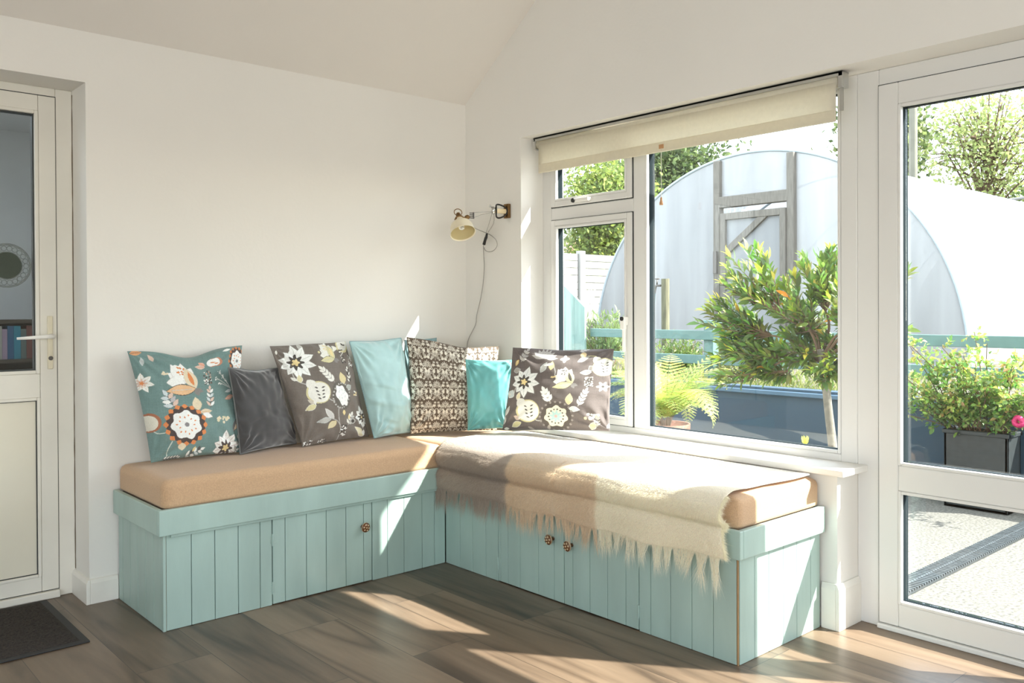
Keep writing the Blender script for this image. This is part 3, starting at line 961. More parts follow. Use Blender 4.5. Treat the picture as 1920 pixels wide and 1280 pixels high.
class Paint:
    def __init__(self, X, Y, base):
        self.X, self.Y = X, Y
        self.c = np.empty(X.shape + (3,)); self.c[:] = base

    def put(self, m, col):
        self.c[m] = col

    def disc(self, x, y, r, col):
        self.put((self.X - x) ** 2 + (self.Y - y) ** 2 < r * r, col)

    def lobed(self, x, y, r, n, amp, col, rot=0., sx=1., tilt=0.):
        dx, dy = self.X - x, self.Y - y
        ca, sa = math.cos(tilt), math.sin(tilt)
        a, b = (dx * ca + dy * sa) / sx, -dx * sa + dy * ca
        rr = np.hypot(a, b); th = np.arctan2(b, a)
        self.put(rr < r * (1 + amp * np.cos(n * (th - rot))), col)

    def leaf(self, x, y, L, Wd, ang, col, line=None, lw=2.2, outline=None, ow=4):
        an = math.radians(ang)
        dx, dy = self.X - x, self.Y - y
        a = dx * math.cos(an) + dy * math.sin(an); b = -dx * math.sin(an) + dy * math.cos(an)
        if outline is not None:
            t = np.clip((a + ow) / (L + 2 * ow), 0, 1)
            self.put((a > -ow) & (a < L + ow) & (np.abs(b) < (Wd / 2 + ow) * np.sin(PI * t ** .85)), outline)
        t = np.clip(a / L, 0, 1)
        self.put((a > 0) & (a < L) & (np.abs(b) < Wd / 2 * np.sin(PI * t ** .85)), col)
        if line is not None:
            self.put((a > L * .08) & (a < L * .85) & (np.abs(b) < lw), line)

    def stroke(self, P, wd, col):
        P = spline([(p[0], p[1], 0) for p in P], 5)
        for p, q in zip(P[:-1], P[1:]):
            dx, dy = q[0] - p[0], q[1] - p[1]
            L2 = dx * dx + dy * dy + 1e-9
            t = np.clip(((self.X - p[0]) * dx + (self.Y - p[1]) * dy) / L2, 0, 1)
            self.put((self.X - p[0] - t * dx) ** 2 + (self.Y - p[1] - t * dy) ** 2 < wd * wd, col)

    def sprig(self, x0, y0, x1, y1, n, L, Wd, cols, stem, spread=48):
        self.stroke([(x0, y0), (x1, y1)], 2.4, stem)
        an = math.degrees(math.atan2(y1 - y0, x1 - x0))
        for i in range(n):
            t = (i + .4) / n
            for s in (-1, 1):
                self.leaf(x0 + (x1 - x0) * t, y0 + (y1 - y0) * t, L * (1 - .25 * t), Wd, an + s * spread, cols[(i * 2 + (s > 0)) % len(cols)], outline=stem, ow=2)
        self.leaf(x1, y1, L * .8, Wd, an, cols[0], outline=stem, ow=2)

    def berries(self, x, y, sx, sy, n, r, cols, seed):
        g = random.Random(seed)
        for i in range(n):
            self.disc(x + g.uniform(-1, 1) * sx, y + g.uniform(-1, 1) * sy, r * g.uniform(.6, 1.1), cols[i % len(cols)])

    def rosette(self, x, y, R, outer, dark, face, seed, centre, sx=1., tilt=0., mid=None):
        self.lobed(x, y, R, 16, .055, outer, 0, sx, tilt)
        if outer != dark:
            self.lobed(x, y, R * .89, 16, .07, dark, PI / 16, sx, tilt)
        self.lobed(x, y, R * .70, 7, .085, face, .3, sx, tilt)
        if mid:
            self.lobed(x, y, R * .34, 8, .22, mid, 0, sx, tilt)
        for k in range(14):
            a = 2 * PI * k / 14
            rr = R * (.47 if k % 2 else .36)
            ca, sa = math.cos(a) * sx, math.sin(a)
            px, py = x + rr * (ca * math.cos(tilt) - sa * math.sin(tilt)), y + rr * (ca * math.sin(tilt) + sa * math.cos(tilt))
            self.leaf(px - R * .05 * math.cos(a), py - R * .05 * math.sin(a), R * .12, R * .07, math.degrees(a), seed)
        self.disc(x, y, R * .11, centre)

    def daisy(self, x, y, R, pet, shade, star, cen, n=9, rot=0., sx=1.0):
        for k in range(n):
            a = rot + 360 * k / n
            f = 1.0 if math.cos(math.radians(a)) > -.2 else .78
            self.leaf(x, y, R * f, R * .46, a, pet, line=shade, lw=R * .018, outline=shade, ow=R * .02)
        self.lobed(x, y, R * .36, 8, .28, star)
        self.lobed(x, y, R * .17, 5, .25, cen)

    def heart(self, x, y, R, edge, face, seed):
        self.lobed(x, y, R * 1.12, 1, .14, edge, 2.4)
        self.lobed(x + R * .06, y, R, 1, .16, face, 2.4)
        self.leaf(x - R * 1.1, y - R * 1.15, R * 1.2, R * .9, 52, face)
        for k in range(4):
            self.leaf(x - R * .45 + k * R * .08, y - R * .45 + k * R * .36, R * .34, R * .13, 28, seed)
            self.leaf(x + R * .15, y - R * .35 + k * R * .34, R * .34, R * .13, -24, seed)

    def tulip(self, x, y, R, pal):
        f, sh, dots, hip, lf = pal
        for a, L in ((-150, 1.0), (-120, 1.25), (-92, 1.3), (-66, 1.15), (175, 1.0)):
            self.leaf(x, y, R * L, R * .72, a, f, outline=sh, ow=R * .025)
        self.lobed(x - R * .15, y - R * .62, R * .5, 6, .1, f)
        self.berries(x - R * .12, y - R * .70, R * .24, R * .30, 20, R * .065, [dots], 4)
        self.leaf(x + R * .55, y + R * .32, R * 1.4, R * .72, -108, hip, outline=sh, ow=R * .02)
        self.leaf(x + R * .50, y + R * .12, R * .95, R * .26, -106, dots)
        self.leaf(x + R * .55, y + R * .32, R * 1.65, R * .62, 170, lf, line=sh, lw=R * .02, outline=(.09, .07, .06), ow=R * .04)
        self.leaf(x + R * .5, y + R * .35, R * .55, R * .3, 20, (.25, .24, .23)); self.leaf(x + R * .5, y + R * .35, R * .5, R * .3, 60, (.25, .24, .23))


def art_teal(X, Y):
    T = (.17, .275, .265)
    n = vnoise(X / 7, Y / 90, 2) * .10 + vnoise(X / 60, Y / 5, 3) * .10
    p = Paint(X, Y, T)
    p.c *= (1 + n)[..., None]
    OR = (.74, .27, .10); DK = (.085, .065, .06); PK = (.74, .56, .47); LB = (.62, .70, .72); GR = (.28, .28, .28); CR = (.78, .68, .50)
    p.stroke([(330, 1170), (325, 1110), (360, 1030)], 4, (.62, .68, .62)); p.stroke([(190, 915), (240, 950), (330, 940)], 4, (.62, .68, .62))
    p.daisy(140, 460, 100, WHT, CR, PK, OR, 7, 10)
    p.disc(180, 845, 92, (.40, .16, .09)); p.disc(170, 850, 74, (.72, .70, .60))
    p.leaf(80, 165, 110, 52, -8, (.72, .36, .18), DK); p.leaf(270, 240, 80, 40, 240, PK); p.leaf(165, 290, 90, 36, 270, (.55, .60, .60))
    p.tulip(520, 440, 170, (WHT, (.62, .58, .56), OR, CR, (.80, .52, .30)))
    p.berries(350, 360, 30, 12, 9, 11, [CR], 3)
    p.leaf(740, 270, 100, 50, 195, PK, OR); p.leaf(745, 255, 80, 42, 220, (.75, .45, .36), OR)
    p.lobed(850, 240, 60, 2, .3, (.55, .25, .16), 0); p.lobed(835, 238, 52, 2, .3, WHT, 0); p.leaf(800, 235, 60, 12, 8, OR); p.leaf(840, 255, 50, 12, 0, OR)
    p.rosette(1110, 250, 135, (.62, .24, .10), DK, WHT, OR, GR, .75)
    p.leaf(1040, 130, 100, 24, 170, WHT)
    p.berries(750, 385, 36, 70, 60, 8, [DK, WHT, GR, DK, (.6, .4, .3)], 5)
    for q in [(880, 350), (845, 410), (905, 400), (935, 440), (870, 460)]:
        p.stroke([(990, 520), q], 3, (.7, .72, .7)); p.berries(q[0], q[1], 16, 16, 7, 6, [WHT], int(q[0]))
    p.leaf(1000, 530, 90, 30, 165, (.60, .66, .66)); p.leaf(1010, 585, 110, 42, 160, (.68, .38, .28), PK)
    p.sprig(745, 700, 760, 520, 4, 66, 26, [PK, WHT, LB], (.14, .09, .08), 40)
    p.sprig(395, 700, 340, 590, 3, 92, 40, [LB, PK, WHT, (.5, .5, .52)], (.13, .12, .13), 62)
    p.leaf(625, 720, 135, 84, -100, CR, outline=(.60, .52, .36)); p.leaf(640, 740, 110, 46, -4, CR, (.62, .36, .14), outline=PK); p.leaf(660, 760, 95, 50, 20, WHT, outline=PK)
    p.rosette(490, 870, 195, OR, DK, WHT, OR, (.27, .26, .27))
    p.leaf(450, 1045, 75, 74, 85, CR)
    p.berries(870, 822, 75, 26, 17, 15, [CR, (.72, .66, .46)], 9)
    p.leaf(985, 930, 150, 56, -70, (.13, .13, .13), (.45, .4, .35)); p.leaf(1000, 910, 90, 26, -60, (.6, .45, .3))
    p.daisy(895, 1085, 165, WHT, (.62, .50, .48), DK, YEL, 10, -90)
    p.sprig(500, 1180, 640, 1110, 4, 60, 26, [WHT, LB, (.1, .1, .1), WHT], (.14, .14, .14)); p.leaf(560, 1130, 60, 24, -60, YEL)
    p.sprig(300, 1200, 430, 1180, 5, 34, 14, [WHT, (.1, .1, .1)], (.14, .14, .14)); p.sprig(1010, 1120, 1060, 960, 3, 50, 22, [(.5, .5, .45), WHT], (.1, .1, .1))
    return p.c


def grey_motifs(p, mode):
    G = (.50, .50, .47); LB = (.62, .69, .68); DG = (.075, .068, .06); PALE = (.80, .80, .74); YG = (.66, .62, .36)
    if mode == 3:
        p.stroke([(262, 340), (262, 420), (300, 500), (400, 545)], 5, G); p.stroke([(600, 690), (650, 725), (690, 715)], 5, G); p.stroke([(715, 800), (715, 900), (740, 990), (765, 1070), (760, 1190)], 4, G)
        p.leaf(400, 150, 80, 46, 240, G, outline=PALE)
        p.daisy(305, 290, 200, WHT, (.64, .68, .64), DG, YEL, 10, 12)
        p.tulip(680, 210, 115, (PALE, G, YEL, YG, YG)); p.disc(560, 180, 14, YG)
        p.lobed(780, 132, 30, 3, .2, PALE); p.lobed(890, 90, 75, 1, .2, YG, 2); p.lobed(890, 85, 60, 1, .2, PALE, 2); p.leaf(870, 70, 50, 14, 40, DG); p.leaf(890, 90, 40, 14, 10, DG)
        p.berries(850, 220, 22, 75, 40, 8, [DG, PALE, DG], 2); p.berries(945, 270, 26, 60, 26, 8, [WHT, G], 3)
        p.sprig(690, 515, 560, 380, 4, 76, 30, [PALE], G, 34)
        p.leaf(810, 530, 130, 78, -98, (.70, .62, .36), outline=YEL)
        p.leaf(835, 590, 90, 56, -30, (.42, .45, .42), outline=LB)
        p.leaf(335, 520, 90, 56, -100, (.70, .66, .42), outline=PALE); p.leaf(300, 500, 70, 34, 215, PALE)
        p.heart(520, 620, 112, YG, PALE, DG)
        p.leaf(460, 760, 80, 40, 215, (.60, .55, .46)); p.leaf(475, 775, 120, 58, 150, YG, outline=PALE); p.leaf(470, 770, 60, 30, 260, PALE)
        p.lobed(765, 665, 160, 22, .04, (.13, .12, .105), 0, .68, -.3)
        for k in range(22):
            a = 2 * PI * k / 22
            p.disc(765 + 104 * math.cos(a) * 1.0 - 20 * math.sin(a), 665 + 140 * math.sin(a), 9, G)
        p.lobed(772, 665, 118, 6, .10, WHT, .2, .60, -.35); p.berries(770, 665, 45, 80, 22, 7, [LB], 8)
        p.leaf(790, 825, 62, 42, 90, YEL)
        p.leaf(660, 930, 150, 52, -130, (.62, .62, .60), outline=PALE); p.leaf(635, 930, 150, 56, 165, G, outline=LB); p.leaf(690, 955, 110, 62, 132, (.70, .64, .42), outline=YEL)
        p.stroke([(630, 925), (700, 950), (745, 1000)], 4, G)
        p.berries(970, 635, 28, 24, 10, 11, [YEL, PALE], 6); p.sprig(900, 520, 880, 370, 4, 50, 18, [PALE, DG, PALE], DG, 36)
        p.sprig(850, 990, 900, 880, 3, 60, 26, [PALE, G], G); p.disc(910, 945, 30, G); p.disc(910, 945, 20, DG); p.leaf(862, 930, 62, 24, -90, YEL)
        p.berries(800, 1050, 36, 60, 36, 9, [WHT, DG], 7); p.berries(600, 1180, 50, 30, 22, 8, [WHT, DG], 5); p.berries(440, 1205, 45, 30, 24, 8, [WHT, DG], 1)
        p.daisy(1050, 890, 130, WHT, G, DG, YEL, 8, 80); p.leaf(1075, 1100, 160, 76, -145, (.74, .70, .50), outline=PALE); p.leaf(1080, 1100, 80, 40, -90, WHT)
        p.leaf(130, 150, 50, 24, 90, PALE)
    else:
        p.stroke([(600, 620), (610, 580), (640, 540)], 5, G); p.stroke([(800, 890), (850, 930), (900, 925)], 5, G); p.stroke([(640, 690), (680, 720)], 5, G)
        p.stroke([(1005, 320), (1030, 400), (1030, 450)], 4, G); p.stroke([(1330, 250), (1400, 260), (1420, 300)], 5, YG)
        for k in range(9):
            p.leaf(880 + k * 6, 260, 110, 34, -160 + k * 20, (.50, .49, .47), outline=(.62, .61, .60), ow=3)
        p.sprig(660, 290, 720, 180, 3, 56, 24, [(.52, .51, .49)], (.6, .6, .58))
        p.leaf(880, 410, 120, 54, -62, (.45, .45, .42), outline=LB); p.leaf(985, 385, 92, 50, -85, YG, outline=YEL); p.leaf(1000, 320, 100, 30, 170, PALE)
        p.leaf(1235, 310, 120, 46, -28, (.42, .42, .40), outline=G); p.disc(1285, 235, 28, (.72, .58, .34)); p.lobed(1110, 270, 34, 4, .3, WHT)
        p.leaf(600, 330, 70, 34, -60, YEL, outline=(.6, .35, .1)); p.leaf(585, 390, 80, 50, -12, (.40, .38, .35), outline=LB)
        p.daisy(705, 510, 170, WHT, (.60, .66, .64), DG, YEL, 9, 8, 1)
        p.tulip(1130, 510, 115, (PALE, (.55, .54, .5), DG, YG, YG)); p.berries(1015, 463, 24, 8, 7, 9, [YEL], 3)
        p.leaf(1370, 430, 105, 48, 178, (.74, .68, .46), outline=PALE); p.leaf(1385, 410, 60, 50, -130, (.25, .23, .21), outline=LB)
        p.heart(1485, 370, 88, YG, PALE, DG)
        p.berries(1345, 535, 36, 50, 60, 8, [DG, G, DG, PALE], 2); p.lobed(1470, 590, 44, 6, .3, (.45, .44, .42)); p.disc(1470, 590, 12, DG)
        p.leaf(540, 670, 90, 80, -60, LB, outline=PALE); p.leaf(640, 700, 86, 40, -75, (.76, .70, .48), outline=PALE); p.leaf(690, 760, 90, 36, -40, PALE)
        p.heart(765, 810, 108, YG, PALE, DG)
        p.leaf(665, 910, 78, 44, 215, (.66, .54, .46)); p.leaf(670, 940, 110, 56, 158, YG, outline=PALE); p.leaf(660, 905, 60, 30, -70, PALE)
        p.sprig(985, 740, 930, 620, 3, 78, 32, [WHT], PALE, 40)
        p.leaf(1160, 770, 118, 64, -82, (.74, .64, .38), outline=(.8, .7, .5))
        p.sprig(1250, 790, 1320, 640, 4, 62, 20, [WHT], PALE, 36); p.leaf(1165, 810, 100, 52, 12, LB, outline=WHT)
        p.lobed(1033, 890, 150, 18, .05, (.10, .085, .075))
        for k in range(20):
            a = 2 * PI * k / 20
            p.disc(1033 + 158 * math.cos(a), 890 + 152 * math.sin(a), 11, (.30, .27, .25))
        p.lobed(1033, 890, 108, 7, .09, (.80, .76, .58), .3); p.lobed(1033, 890, 52, 8, .3, (.42, .62, .60), .2)
        for k in range(14):
            a = 2 * PI * k / 14
            p.disc(1033 + 72 * math.cos(a), 890 + 74 * math.sin(a), 8, DG)
        p.disc(1033, 890, 16, (.66, .42, .38))
        p.berries(1372, 905, 78, 26, 16, 15, [(.80, .66, .42), PALE], 6)
        p.leaf(500, 860, 110, 26, -65, G, outline=PALE); p.leaf(475, 950, 90, 26, -75, G, outline=PALE); p.leaf(480, 1000, 60, 30, 0, PALE)
        p.leaf(740, 990, 70, 30, 35, (.4, .36, .33)); p.leaf(1340, 1040, 90, 56, -60, YG, outline=PALE); p.sprig(1400, 1010, 1410, 920, 3, 40, 12, [G], G)
        p.leaf(940, 1030, 60, 30, -70, (.4, .36, .33)); p.leaf(1480, 1030, 90, 36, -50, PALE); p.sprig(1240, 520 - 330, 1310, 160, 3, 40, 18, [(.5, .5, .48)], G)
        p.leaf(560, 640, 60, 24, 200, PALE)


def art_grey(mode):
    def f(X, Y):
        n = vnoise(X / 6, Y / 80, 4) * .10 + vnoise(X / 70, Y / 5, 5) * .10
        p = Paint(X, Y, (.178, .155, .135) if mode == 3 else (.145, .122, .115))
        p.c *= (1 + n)[..., None]
        grey_motifs(p, mode)
        return p.c
    return f


def art_damask(X, Y):
    BR = (.115, .085, .06); CW = (.74, .70, .60)
    tx, ty = 250., 330.
    row = np.floor(Y / ty)
    u = (X + (row % 2) * tx / 2) % tx - tx / 2
    v = Y % ty - ty / 2
    u = np.abs(u)
    p = Paint(u, v, BR)
    def ringm(x, y, r, w, col=CW):
        d = np.hypot(u - x, v - y)
        p.put(np.abs(d - r) < w, col)
    for (y, r) in ((-95, 30), (60, 26)):
        ringm(0, y, r, 4); ringm(0, y, r * .55, 3.2); p.disc(0, y, 5, CW)
        for k in range(12):
            a = 30 * k
            p.leaf(0 + (r + 6) * math.cos(math.radians(a)), y + (r + 6) * math.sin(math.radians(a)), 22, 12, a, CW)
    p.stroke([(0, 95), (0, 160)], 4, CW); p.stroke([(0, -160), (0, -140)], 4, CW)
    for (x, y, r) in ((40, 120, 15), (62, -20, 16), (30, -20, 9), (95, 95, 14), (100, -130, 12), (60, 150, 9)):
        ringm(x, y, r, 4); p.disc(x, y, 4, CW)
    for k in range(6):
        p.leaf(112, 20, 46, 15, 120 + k * 24, CW)
        p.leaf(6, 18, 40, 14, -60 + k * 22, CW)
        p.leaf(90, -80, 34, 13, 60 * k + 15, CW)
    for k in range(5):
        p.leaf(118, 140, 42, 14, 180 + k * 22, CW)
    p.stroke([(40, 60), (70, 50), (86, 66), (72, 80)], 4, CW)
    p.stroke([(30, -60), (60, -50), (66, -66), (50, -72)], 4, CW)
    p.berries(70, 25, 20, 10, 6, 5, [CW], 2); p.berries(112, -30, 10, 20, 6, 5, [CW], 3)
    return p.c


def pillow(name, TL, TR, BR, BL, Tf, Tb, N, matn, art=None, quad=None, sag=0.0, sagx=.5, sagw=.22, bow=.03, folds=0.0, ears=.0, seed=1, piping=None, bellyfrac=.25, backcol=None, **tags):
    TL, TR, BR, BL = [np.array(p, float) for p in (TL, TR, BR, BL)]
    s = np.linspace(0, 1, N); t = np.linspace(0, 1, N)
    # denser near the border
    s = np.clip(.5 - .5 * np.cos(PI * s) * .55 - .5 * (1 - 2 * s) * .45, 0, 1)
    t = s.copy()
    Sg, Tg = np.meshgrid(s, t, indexing='ij')
    up = ((TL - BL) + (TR - BR)); up /= np.linalg.norm(up)
    rt = ((TR - TL) + (BR - BL)); rt /= np.linalg.norm(rt)
    nrm = np.cross(rt, up); nrm /= np.linalg.norm(nrm)
    size = np.linalg.norm(TR - TL)
    # sides bow inwards between the corners
    a = 2 * Sg - 1; b = 2 * Tg - 1
    S2 = .5 + .5 * a * (1 - bow * (1 - b ** 2)) ; T2 = .5 + .5 * b * (1 - bow * .6 * (1 - a ** 2))
    P = ((1 - S2) * (1 - T2))[..., None] * BL + (S2 * (1 - T2))[..., None] * BR + ((1 - S2) * T2)[..., None] * TL + (S2 * T2)[..., None] * TR
    P = P - up * (sag * np.exp(-((Sg - sagx) / sagw) ** 2) * Tg ** 2.5)[..., None]
    pr = ((1 - np.abs(a) ** 2.2) * (1 - np.abs(b) ** 2.2))
    prof = np.maximum(pr, 0) ** .55
    belly = 1 + bellyfrac * (-b) * .8
    wr = .020 * vnoise(Sg * 4 + seed, Tg * 4 + 3, seed) + .007 * vnoise(Sg * 11, Tg * 11 + 5, seed + 1)
    for (qx, qy, qa) in ((0, 0, .8), (1, 0, 2.3), (0, 1, -.7), (1, 1, -2.3)):
        dd_ = np.hypot(Sg - qx, Tg - qy); th_ = np.arctan2(Tg - qy, Sg - qx)
        wr = wr + .0045 * np.exp(-((dd_ - .22) / .14) ** 2) * np.sin(th_ * 15 + seed + qa * 3)
    edge = np.exp(-((1 - np.abs(a)) / .10)) + np.exp(-((1 - np.abs(b)) / .10))
    wr = wr + .0034 * edge * np.sin(Tg * 34 + Sg * 31 + 5 * vnoise(Sg * 4, Tg * 4, seed + 9))
    if folds:
        ph = Tg * 30 + 7 * vnoise(Sg * 2.2, Tg * 2.2, seed + 2) + Sg * 5
        msk = smoothstep((.72 - Tg) * 2.5) * (.4 + .6 * smoothstep((.8 - Sg) * 2)) + .0
        wr = wr + folds * np.maximum(0, np.sin(ph)) ** 1.5 * msk * vnoise(Sg * 3 + 8, Tg * 6, seed + 4) * 3.0
    lim = np.minimum(1, pr * 12)
    F = P + nrm * ((Tf * prof * belly + wr * lim)[..., None])
    B = P - nrm * ((Tb * prof * belly)[..., None])
    # seam: both sheets share the border
    V = np.concatenate([F.reshape(-1, 3), B.reshape(-1, 3)])
    V[:, 2] = np.maximum(V[:, 2], tags.pop('floor', -9))
    i = np.arange(N * N).reshape(N, N)
    Fq = np.stack([i[:-1, :-1], i[1:, :-1], i[1:, 1:], i[:-1, 1:]], -1).reshape(-1, 4)
    j = i.copy() + N * N
    j[0, :] = i[0, :]; j[-1, :] = i[-1, :]; j[:, 0] = i[:, 0]; j[:, -1] = i[:, -1]
    Bq = np.stack([j[:-1, 1:], j[1:, 1:], j[1:, :-1], j[:-1, :-1]], -1).reshape(-1, 4)
    col = None
    if art is not None:
        q = quad or ((0, 0), (1000, 0), (1000, 1000), (0, 1000))
        X = (1 - Sg) * (1 - Tg) * q[3][0] + Sg * (1 - Tg) * q[2][0] + (1 - Sg) * Tg * q[0][0] + Sg * Tg * q[1][0]
        Y = (1 - Sg) * (1 - Tg) * q[3][1] + Sg * (1 - Tg) * q[2][1] + (1 - Sg) * Tg * q[0][1] + Sg * Tg * q[1][1]
        cf = art(X, Y)
        cb = cf[::-1] if backcol is None else np.broadcast_to(np.array(backcol), cf.shape)
        col = np.concatenate([cf.reshape(-1, 3), cb.reshape(-1, 3)])
    used = np.ones(len(V), bool)
    AF = np.concatenate([Fq, Bq])
    keep = np.zeros(len(V), bool); keep[AF.ravel()] = True
    remap = np.cumsum(keep) - 1
    V = V[keep]; AF = remap[AF]
    if col is not None:
        col = col[keep]
    if piping:
        root = thing(name, tuple(np.array([(TL + TR + BL + BR)[0] / 4, (TL + TR + BL + BR)[1] / 4, min(BL[2], BR[2])])), **tags)
        link_mesh('cushion_cover', V, AF, matn, root, smooth=True, col=col)
        edge_pts = list(P[:, 0]) + list(P[-1, 1:]) + list(P[::-1, -1][1:]) + list(P[0, ::-1][1:])
        st = max(1, N // 30)
        ep = [Vector(p) for p in edge_pts[::st]]
        MB().tube(ep + [ep[0]], .0032, 6, False).build('piping', piping, root, smooth=True)
        return root
    return link_mesh(name, V, AF, matn, None, smooth=True, col=col, **tags)


SC = 'cushion'
pillow('scatter_cushion', (-1.778, -.085, .992), (-1.298, -.075, 1.000), (-1.335, -.150, .551), (-1.712, -.150, .551), .075, .045, 300, 'pattern_fabric',
       art_teal, ((68, 140), (1185, 100), (1100, 1110), (205, 1225)), sag=.034, sagx=.50, sagw=.20, bow=.045, seed=3,
       label='teal floral cushion with orange-rimmed rosettes, at the left end of the bench', category=SC)
pillow('scatter_cushion', (-1.417, -.205, .915), (-1.150, -.105, .895), (-1.050, -.085, .551), (-1.362, -.190, .551), .060, .045, 110, 'velvet_grey',
       sag=.008, bow=.05, folds=.007, seed=5, piping='piping_dark',
       label='small dark grey velvet cushion beside the teal floral one', category=SC)
pillow('scatter_cushion', (-1.195, -.125, .995), (-.800, -.095, 1.003), (-.700, -.135, .551), (-1.075, -.190, .551), .068, .045, 290, 'pattern_fabric',
       art_grey(3), ((75, 100), (945, 55), (1165, 1100), (400, 1235)), sag=-.004, bow=.035, seed=8,
       label='taupe floral cushion with a white daisy, between the dark grey and pale blue cushions', category=SC)
pillow('scatter_cushion', (-.805, -.140, 1.004), (-.500, -.115, 1.012), (-.455, -.150, .551), (-.705, -.190, .551), .072, .045, 170, 'velvet_aqua',
       sag=.004, bow=.03, folds=.011, seed=11, piping='piping_aqua',
       label='pale duck-egg blue velvet cushion with soft creases and piped edges', category=SC)
pillow('scatter_cushion', (-.440, -.055, 1.000), (-.236, -.052, 1.006), (-.236, -.060, .560), (-.440, -.060, .560), .020, .025, 60, 'satin_slate',
       bow=.03, seed=13,
       label='slate blue satin cushion mostly hidden in the corner behind the damask one', category=SC)
pillow('scatter_cushion', (-.492, -.150, 1.018), (-.065, -.345, .967), (-.125, -.395, .552), (-.500, -.190, .551), .055, .045, 320, 'pattern_fabric',
       art_damask, ((0, 0), (1330, 0), (1330, 1500), (0, 1500)), sag=.020, sagx=.62, sagw=.25, bow=.04, seed=15,
       label='brown and cream damask print cushion leaning across the corner', category=SC)
pillow('scatter_cushion', (-.282, -.345, .908), (-.098, -.500, .905), (-.125, -.470, .570), (-.302, -.385, .566), .045, .025, 120, 'satin_teal',
       sag=.002, bow=.035, seed=17,
       label='small bright turquoise satin cushion in front of the damask cushion', category=SC)
pillow('scatter_cushion', (-.190, -.590, .970), (.100, -.968, .966), (.000, -1.030, .600), (-.200, -.522, .572), .080, .040, 320, 'pattern_fabric',
       art_grey(7), ((565, 135), (1555, 180), (1500, 1060), (455, 1015)), sag=.006, bow=.03, seed=21,
       label='dark grey floral cushion with a scalloped rosette leaning against the window', category=SC)

# ------------------------------------------------------------------ mohair throw
def throw_profile(y):
    """cross-section (x, z) from the window side down to the lower hem"""
    w1 = .004 * math.sin(y * 7.3) + .003 * math.sin(y * 17 + 1)
    w2 = .006 * math.sin(y * 9.1 + 2) + .003 * math.sin(y * 23)
    fz = .452 + .008 * math.sin(y * 3 + .5)
    hz = .352 + .006 * math.sin(y * 5) + .004 * math.sin(y * 19)
    return [(-.050, .5505), (-.15, .5555 + w1), (-.30, .5585 + w1), (-.42, .5590 + w1), (-.50, .5570), (-.545, .547), (-.572, .527 + w2 * .4), (-.586 + w1, .50),
            (-.586 + w1, .477), (-.575, .460), (-.5575, fz), (-.5660, fz - .007), (-.583 + w2, fz - .016), (-.590 + w2, .41), (-.588 + w2 * 1.2, .38), (-.583 + w2 * 1.4, hz)]
YT0, YT1 = -.508, -2.030
ny, nb = 260, 6
rows = []
tp = []
for i in range(ny):
    y = YT0 + (YT1 - YT0) * i / (ny - 1)
    P = spline([(x, y, z) for x, z in throw_profile(y)], nb)
    rows.append([(p.x, p.y + (.012 * math.sin((p.z) * 22) if p.x < -.5 else 0) * (1 if i < ny * .5 else -.6) + .006 * math.sin(p.x * 11) * ((i > ny * .9) or (i < ny * .02)), p.z) for p in P])
R = np.array(rows)
nP = R.shape[1]
idx = np.arange(ny * nP).reshape(ny, nP)
Fq = np.stack([idx[:-1, :-1], idx[:-1, 1:], idx[1:, 1:], idx[1:, :-1]], -1).reshape(-1, 4)
Yc = R[..., 1]
def throw_colour(Y, X, Z):
    g = np.array([.40, .335, .275]); bge = np.array([.70, .56, .40]); crm = np.array([.86, .78, .62])
    t1 = smoothstep((-.985 - Y) / .02)[..., None]; t2 = smoothstep((-1.475 - Y) / .02)[..., None]
    c = g * (1 - t1) + bge * t1
    c = c * (1 - t2) + crm * t2
    # sunlit top of the throw, put into the wool colour as a paler tone
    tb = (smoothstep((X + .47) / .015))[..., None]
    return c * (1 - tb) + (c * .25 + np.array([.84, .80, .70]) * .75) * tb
colT = throw_colour(R[..., 1], R[..., 0], R[..., 2])
tr_root = thing('throw_blanket', (-.32, -1.28, .44), label='fluffy mohair throw in taupe, beige and cream spread over the window bench', category='throw')
ob = link_mesh('blanket', R.reshape(-1, 3), Fq, 'wool', tr_root, smooth=True, col=colT.reshape(-1, 3))
so = ob.modifiers.new('thick', 'SOLIDIFY'); so.thickness = .004; so.offset = 1.0

# nap: short fibres standing off the cloth
def ribbons(name, base, tipv, width, cols, parent, segs=1, droop=None, **tags):
    n = len(base)
    d = tipv / np.maximum(np.linalg.norm(tipv, axis=1, keepdims=True), 1e-9)
    view = np.array([[.664, .747, -.2]])
    side = np.cross(d, view + .25 * rng.normal(size=(n, 3)))
    side /= np.maximum(np.linalg.norm(side, axis=1, keepdims=True), 1e-9)
    wv = np.asarray(width)
    if wv.ndim == 0:
        wv = np.full(n, float(wv))
    rowsV = []
    for k in range(segs + 1):
        t = k / segs
        p = base + tipv * t
        if droop is not None:
            p = p + droop * (t * t)
        ww = (wv * (1 - t) * .5)[:, None]
        if k < segs:
            rowsV += [p - side * ww, p + side * ww]
        else:
            rowsV.append(p)
    V = np.stack(rowsV, 1)
    m = V.shape[1]
    tri = []
    for k in range(segs - 1):
        a = 2 * k
        tri += [(a, a + 1, a + 3), (a, a + 3, a + 2)]
    a = 2 * (segs - 1)
    tri.append((a, a + 1, a + 2))
    tri = np.array(tri)
    Fa = (np.arange(n)[:, None, None] * m + tri[None]).reshape(-1, 3)
    cc = np.repeat(cols[:, None, :], m, 1).reshape(-1, 3)
    return link_mesh(name, V.reshape(-1, 3), Fa, 'wool_fibre', parent, col=cc, **tags)
nF = 110000
ii = rng.integers(0, ny - 1, nF); pw = np.linspace(0, 1, nP - 1)
jj = np.where(rng.random(nF) < .72, rng.integers(int(nP * .42), nP - 1, nF), rng.integers(0, nP - 1, nF))
fu, fv = rng.random((nF, 1)), rng.random((nF, 1))
